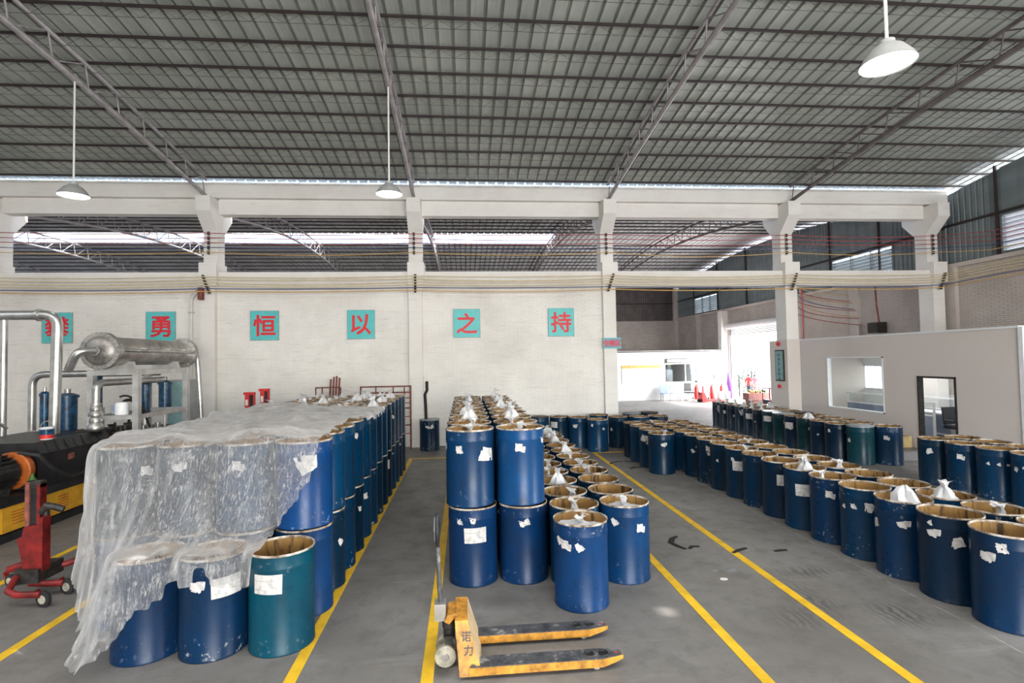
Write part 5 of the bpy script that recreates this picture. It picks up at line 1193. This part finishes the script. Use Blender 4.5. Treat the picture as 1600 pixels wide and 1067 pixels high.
# window-like gear on the brick wall above the partition
m = MB(); m.bx(XR - .45, XR - .06, 18.9, 19.4, 3.35, 3.75); tag(m.build('wall_box', MAT['dark_iron'], smooth=False), 'dark electric box on the brick wall above the partition', 'electric box')
m = MB(); m.path([(XR - .2, 19.1, 3.75), (XR - .2, 19.2, 4.4), (XR - .15, 19.3, 5.2)], .03, 8); tag(m.build('wall_conduit', MAT['rust_red']), 'rusty conduit rising from the electric box', 'conduit')
for k in range(8):
    m = MB(); z = 3.75 + .17 * k; pts = [(10.75 + .2 * (k % 3), 16.6, z + .25), (12.2, 18.0 + .2 * k, z + .02), (XR - .2, 20.0 + .1 * k, z - .05 + .1 * (k % 2))]
    A, B, D = [Vector(p) for p in pts]; m.path([A * (1 - t) ** 2 + B * 2 * t * (1 - t) + D * t * t for t in [i / 10 for i in range(11)]], .014, 6)
    tag(m.build('wall_cable', MAT[['cable_red', 'cable_red', 'cable_yellow', 'cable_red', 'cable_blue', 'cable_yellow', 'cable_red', 'cable_cream'][k]]), '%s cable from below in the bundle behind the beige column' % ORD[k], 'cable', 'bundled cables behind the beige column')

# ------------------------------------------------------------------ neighbouring hall: white office box, gate, small things
OB = 31.0
b0 = MB(); HW0, HW1, HZ0, HZ1 = 11.92, 13.95, 1.02, 2.17
for (a, b, c, d) in ((5.0, HW0, 0, 2.92), (HW0, HW1, 0, HZ0), (HW0, HW1, HZ1, 2.92), (HW1, 15.5, 0, 2.92)): b0.bx(a, b, OB, OB + .12, c, d)
b0.bx(5.0, 5.12, OB, YF, 0, 2.92); b0.bx(5, 15.5, OB, YF, 2.86, 2.94); b0.bx(15.4, 15.5, OB + .12, YF, 0, 2.92)
b0 = b0.build('wall_office_far', MAT['white_paint'], smooth=False); tag(b0, 'white office box at the back of the neighbouring hall', kind='structure')
w2 = MB()
for (a, b, c, d) in ((HW0, HW0 + .05, HZ0, HZ1), (HW1 - .05, HW1, HZ0, HZ1), (HW0, HW1, HZ0, HZ0 + .05), (HW0, HW1, HZ1 - .05, HZ1), (13.2, 13.24, HZ0, HZ1)): w2.bx(a, b, OB - .02, OB + .13, c, d)
w2 = w2.build('window_2', MAT['white_plastic'], smooth=False); tag(w2, 'wide window of the far white office', kind='structure')
MB().bx(HW0 + .05, HW1 - .05, OB + .05, OB + .056, HZ0 + .05, HZ1 - .05).build('pane', MAT['pane_glass'], w2, smooth=False)
m = MB(); m.bx(12.5, 12.9, OB + 1.2, OB + 1.7, 0, 1.75); tag(m.build('file_cabinet', MAT['grey_plastic'], smooth=False), 'grey cabinet seen through the far office window', 'cabinet')
t = thing('display_panel', 'long grey display panel above the far office window', 'display', (12.96, OB, 2.2)); MB().bx(11.98, 13.93, OB - .09, OB - .002, 2.20, 2.46).build('housing', MAT['dark_iron'], t, smooth=False); MB().bx(12.06, 13.88, OB - .10, OB - .09, 2.24, 2.42).build('screen', MAT['lid_grey'], t, smooth=False)
t = thing('bulletin_board', 'pale bulletin board with orange header on the far office', 'notice board', (10.5, OB, .95)); MB().bx(9.3, 11.7, OB - .03, OB - .002, .98, 1.92).build('board', MAT['paper'], t, smooth=False); MB().bx(9.3, 11.7, OB - .035, OB - .002, 1.92, 2.10).build('header', MAT['cable_yellow'], t, smooth=False)
for k in range(4): MB().bx(9.42 + .57 * k, 9.90 + .57 * k, OB - .036, OB - .03, 1.08, 1.80).build('sheet', MAT['white_plastic'], t, smooth=False)
t = thing('wall_board', 'dark grey board right of the far office window', 'board', (14.5, OB, 1.1)); MB().bx(14.06, 14.92, OB - .04, OB - .002, 1.11, 1.86).build('panel', MAT['grey_plastic'], t, smooth=False); MB().bx(14.92, 15.02, OB - .05, OB - .002, 1.2, 1.45).build('side_box', MAT['black_paint'], t, smooth=False)
t = thing('tube_light', 'added tube light that brightens the inside of the far office', 'lamp', (12.9, 33.0, 2.8)); MB().bx(12.2, 13.6, 32.9, 33.1, 2.79, 2.85).build('body', MAT['white_plastic'], t, smooth=False); MB().tube((12.25, 33.0, 2.78), (13.55, 33.0, 2.78), .018, 8).build('tube', MAT['tube_glow'], t)  # tube added to brighten the room behind the far office window
area('far_office_fill', (12.9, 33.0, 2.72), (0, 0, -1), 3.0, 2.0, 120, (1, 1, .99))  # added fill light for the far office interior
# white post beside the gate, gate with rolled shutter
m = MB(); m.bx(15.55, XR, 31.02, 31.45, 0, 5.3); tag(m.build('trim_2', MAT['white_concrete'], smooth=False), 'white post beside the bright gate', kind='structure')
g_ = MB(); g_.bx(XR - .04, XR + .26, DY0, DY0 + .1, 0, DZ); g_.bx(XR - .04, XR + .26, DY1 - .1, DY1, 0, DZ); g_ = g_.build('door_2', MAT['galvanised'], smooth=False); tag(g_, 'wide bright gate to the yard with a rolled shutter', kind='structure')
MB().tube((XR - .22, DY0, DZ + .02), (XR - .22, DY1, DZ + .02), .17, 18).build('shutter_roll', MAT['white_plastic'], g_)
for k in range(6): MB().bx(XR + .0, XR + .03, DY0 + .1, DY1 - .1, DZ - .50 + k * .09, DZ - .42 + k * .09).build('shutter_slat', MAT['white_plastic'], g_, smooth=False)
# row of chairs along the office
def link_chair(x, label):
    t = thing('waiting_chair', label, 'chair', (x, 30.4, 0), 'chairs along the far office')
    y = 30.4; MB().bx(x - .24, x + .24, y - .22, y + .22, .40, .45).build('seat', MAT['blue_grey'], t, smooth=False); MB().prism([(y + .20, .45), (y + .24, .45), (y + .36, .92), (y + .32, .92)], 0, x - .24, x + .24).build('backrest', MAT['blue_grey'], t, smooth=False)
    for s in (-1, 1):
        for dy in (-.18, .18): MB().tube((x + s * .2, y + dy, 0), (x + s * .2, y + dy, .40), .016, 6).build('leg', MAT['dark_iron'], t)
link_chair(11.7, 'grey-blue waiting chair on the left along the far office'); link_chair(12.3, 'grey-blue waiting chair on the right along the far office')
office_chair(12.95, 29.9, 'dark office chair beside the waiting chairs in the far hall')
t = thing('far_pallet_truck', 'orange-red pallet truck parked before the far office', 'pallet truck', (13.6, 28.9, 0))
for y in (28.7, 29.1): MB().bx(13.35, 14.5, y - .08, y + .08, .06, .14).build('fork', MAT['bright_red'], t, smooth=False)
MB().prism([(13.15, .05), (13.5, .05), (13.25, .55), (13.12, .55)], 1, 28.6, 29.2).build('frame_head', MAT['bright_red'], t, smooth=False); MB().tube((13.1, 28.9, .4), (12.95, 28.9, 1.15), .025, 8).build('handle_shaft', MAT['dark_iron'], t); MB().bx(12.9, 12.98, 28.75, 29.05, 1.12, 1.2).build('handle_grip', MAT['black_paint'], t, smooth=False)
for y in (28.8, 29.0): MB().tube((13.1, y - .03, .09), (13.1, y + .03, .09), .09, 12).build('steer_wheel', MAT['black_rubber'], t)
for y in (28.7, 29.1): MB().tube((14.3, y - .05, .045), (14.3, y + .05, .045), .045, 10).build('load_roller', MAT['dark_iron'], t)
for k, x in enumerate((13.55, 14.0, 14.5, 15.1)):
    t = thing('gas_cylinder_cart', '%s red cylinder cart from the left beside the far office' % ORD[k], 'cart', (x, 30.3, 0), 'red cylinder carts')
    MB().lathe([(.0005, 0), (.115, 0), (.12, .05), (.12, .65), (.08, .76), (.035, .80), (.035, .86), (.0005, .87)], 14, (x, 30.3, .06)).build('cylinder', MAT['bright_red' if k != 1 else 'pink'], t)
    for s in (-1, 1): MB().path([(x + s * .13, 30.22, .05), (x + s * .13, 30.42, .6), (x + s * .13, 30.5, 1.0)], .014, 6).build('cart_rail', MAT['bright_red'], t); MB().tube((x + s * .15, 30.42, .08), (x + s * .18, 30.42, .08), .08, 12).build('cart_wheel', MAT['black_rubber'], t)
t = thing('white_machine_box', 'small white box with dark front beside the red carts', 'box', (14.85, 29.6, 0)); MB().bx(14.55, 15.15, 29.4, 29.8, .08, .52).build('body', MAT['white_plastic'], t, smooth=False); MB().bx(14.82, 14.92, 29.39, 29.4, .15, .40).build('panel', MAT['black_paint'], t, smooth=False)
for x in (14.62, 15.08): MB().tube((x, 29.5, .04), (x, 29.7, .04), .04, 8).build('roller', MAT['black_rubber'], t)
m = MB(); m.path([(15.85, 30.6, .05), (15.80, 30.7, .9), (15.78, 30.8, 1.55)], [.05, .16, .03], 10); tag(m.build('rolled_banner', MAT['purple']), 'dark purple rolled banner leaning beside the gate', 'banner')
# flower box and barrow at the gate
t = thing('flower_box', 'brown box of orange flowers near the bright gate', 'planter', (15.1, 26.6, 0)); MB().bx(14.55, 15.65, 26.3, 26.9, .25, .62).build('box', MAT['brown_crate'], t, smooth=False); MB().bx(14.65, 15.55, 26.35, 26.85, 0, .25).build('stand', MAT['brown_crate'], t, smooth=False)
rr = random.Random(9)
for k in range(16):
    x = rr.uniform(14.62, 15.58); y = rr.uniform(26.35, 26.85); MB().ball((x, y, .66 + .08 * rr.random()), .07, 8, 5).build('flower' if k % 3 else 'leaves', MAT['orange' if k % 3 and x < 15.1 else 'leaf_green'], t)
t = thing('red_barrow', 'red wire barrow beside the beige column', 'barrow', (14.3, 23.6, 0)); MB().bx(13.9, 14.9, 23.3, 23.9, .3, .5).build('tray', MAT['navy_trouser'], t, smooth=False)
for x in (13.9, 14.23, 14.56, 14.9):
    for y in (23.3, 23.9): MB().tube((x, y, .0 if x in (13.9, 14.9) else .5), (x, y, 1.02), .02, 6).build('stake', MAT['bright_red'], t)
for y in (23.3, 23.9): MB().tube((13.9, y, 1.02), (14.9, y, 1.02), .02, 6).build('rail', MAT['bright_red'], t)
m = MB(); m.lathe([(.0005, 0), (.12, 0), (.16, .40), (.165, .41), (.15, .41), (.11, .03), (.0005, .03)], 16, (14.62, 23.6, .503)); tag(m.build('blue_bucket', MAT['blue_grey']), 'blue bucket standing in the red barrow', 'bucket')
# shrubs outside the gate
for k, (x, y, h) in enumerate(((19.5, 36.5, 1.9), (21.0, 37.5, 2.4))):
    t = thing('shrub', ['small green shrub outside the gate, left one', 'taller green shrub outside the gate, behind the other'][k], 'shrub', (x, y, -.32), 'shrubs outside the gate'); rr = random.Random(60 + k)
    MB().tube((x, y, -.32), (x, y, h * .6), .05, 8).build('stem', MAT['brown_stain'], t); m = MB()
    for q in range(240):
        a = rr.random() * 6.28; rad = .75 * math.sqrt(rr.random()); z = -.2 + h * .75 * rr.random(); c = Vector((x + rad * math.cos(a), y + rad * math.sin(a), z)); u = Vector((rr.uniform(-1, 1), rr.uniform(-1, 1), rr.uniform(-.4, 1))).normalized() * .16; v = u.cross(Vector((0, 0, 1))).normalized() * .07
        m.add([c, c + u * .5 + v, c + u, c + u * .5 - v], [(0, 1, 2, 3)])
    tag(m.build('leaves', MAT['leaf_green'], t, smooth=False), kind='stuff')

# ------------------------------------------------------------------ two people walking outside the gate
def person(x, y, rz, label, shirt, trousers, h=1.64, stride=.16, swing=.10):
    s = h / 1.7
    J = {'pelvis': (0, 0, .92), 'waist': (0, -.01, 1.08), 'chest': (0, .0, 1.28), 'neck0': (0, -.01, 1.42), 'neck': (0, .0, 1.50), 'head0': (0, .015, 1.56), 'head1': (0, .02, 1.66),
         'hl': (-.09, 0, .88), 'kl': (-.095, stride * .6, .49), 'al': (-.10, stride * .55, .09), 'tl': (-.10, stride * .55 + .15, .035), 'hr': (.09, 0, .88), 'kr': (.095, -stride * .15, .49), 'ar': (.10, -stride - .05, .10), 'tr': (.10, -stride + .09, .035),
         'sl': (-.17, 0, 1.38), 'el': (-.235, -swing * .6, 1.10), 'wl': (-.24, -swing * .4 + .06, .86), 'fl': (-.235, -swing * .3 + .10, .76), 'sr': (.17, 0, 1.38), 'er': (.235, swing * .4, 1.10), 'wr': (.24, swing + .12, .88), 'fr': (.235, swing + .18, .79)}
    Rd = {'pelvis': .125, 'waist': .115, 'chest': .135, 'neck0': .075, 'neck': .05, 'head0': .08, 'head1': .095, 'hl': .085, 'kl': .058, 'al': .04, 'tl': .035, 'hr': .085, 'kr': .058, 'ar': .04, 'tr': .035, 'sl': .062, 'el': .043, 'wl': .03, 'fl': .024, 'sr': .062, 'er': .043, 'wr': .03, 'fr': .024}
    E_ = [('pelvis', 'waist'), ('waist', 'chest'), ('chest', 'neck0'), ('neck0', 'neck'), ('neck', 'head0'), ('head0', 'head1'), ('pelvis', 'hl'), ('hl', 'kl'), ('kl', 'al'), ('al', 'tl'), ('pelvis', 'hr'), ('hr', 'kr'), ('kr', 'ar'), ('ar', 'tr'), ('neck0', 'sl'), ('sl', 'el'), ('el', 'wl'), ('wl', 'fl'), ('neck0', 'sr'), ('sr', 'er'), ('er', 'wr'), ('wr', 'fr')]
    names = list(J); me = bpy.data.meshes.new('body'); me.from_pydata([tuple(c * s for c in J[n]) for n in names], [(names.index(a), names.index(b)) for a, b in E_], [])
    tmp = bpy.data.objects.new('person_body', me); C.objects.link(tmp); sk = tmp.modifiers.new('skin', 'SKIN'); sk.use_smooth_shade = True
    for i, n in enumerate(names): me.skin_vertices[0].data[i].radius = (Rd[n] * s, Rd[n] * s * (.75 if n in ('chest', 'waist', 'pelvis') else 1)); me.skin_vertices[0].data[i].use_root = n == 'pelvis'
    tmp.modifiers.new('sub', 'SUBSURF').levels = 2
    dg = bpy.context.evaluated_depsgraph_get(); bm_ = bpy.data.meshes.new_from_object(tmp.evaluated_get(dg)); bpy.data.objects.remove(tmp)
    for mt in (MAT['skin'], MAT[shirt], MAT[trousers], MAT['hair']): bm_.materials.append(mt)
    for p in bm_.polygons:
        c = p.center / s; z = c.z; ax = abs(c.x)
        p.material_index = 3 if z < .07 else (2 if z < .93 and ax < .20 else (1 if z < 1.46 and (ax < .205 or z > 1.16) else (3 if z > 1.60 + max(0, c.y - .02) * 1.5 or (z > 1.54 and c.y < -.01) else 0)))
        p.use_smooth = True
    t = thing('person', label, 'person', (x, y, -.32), 'people outside the gate', rz)
    o = link_mesh('body', bm_, t)
    return t
def place_person(px_dir, *a): pass
person(18.6, 33.6, math.radians(-75), 'person in a red shirt and dark trousers walking outside the gate', 'bright_red', 'navy_trouser', 1.70)
person(19.3, 34.1, math.radians(-75), 'person in a pale pink shirt walking behind the red-shirted one', 'pink', 'pink', 1.64, .12)
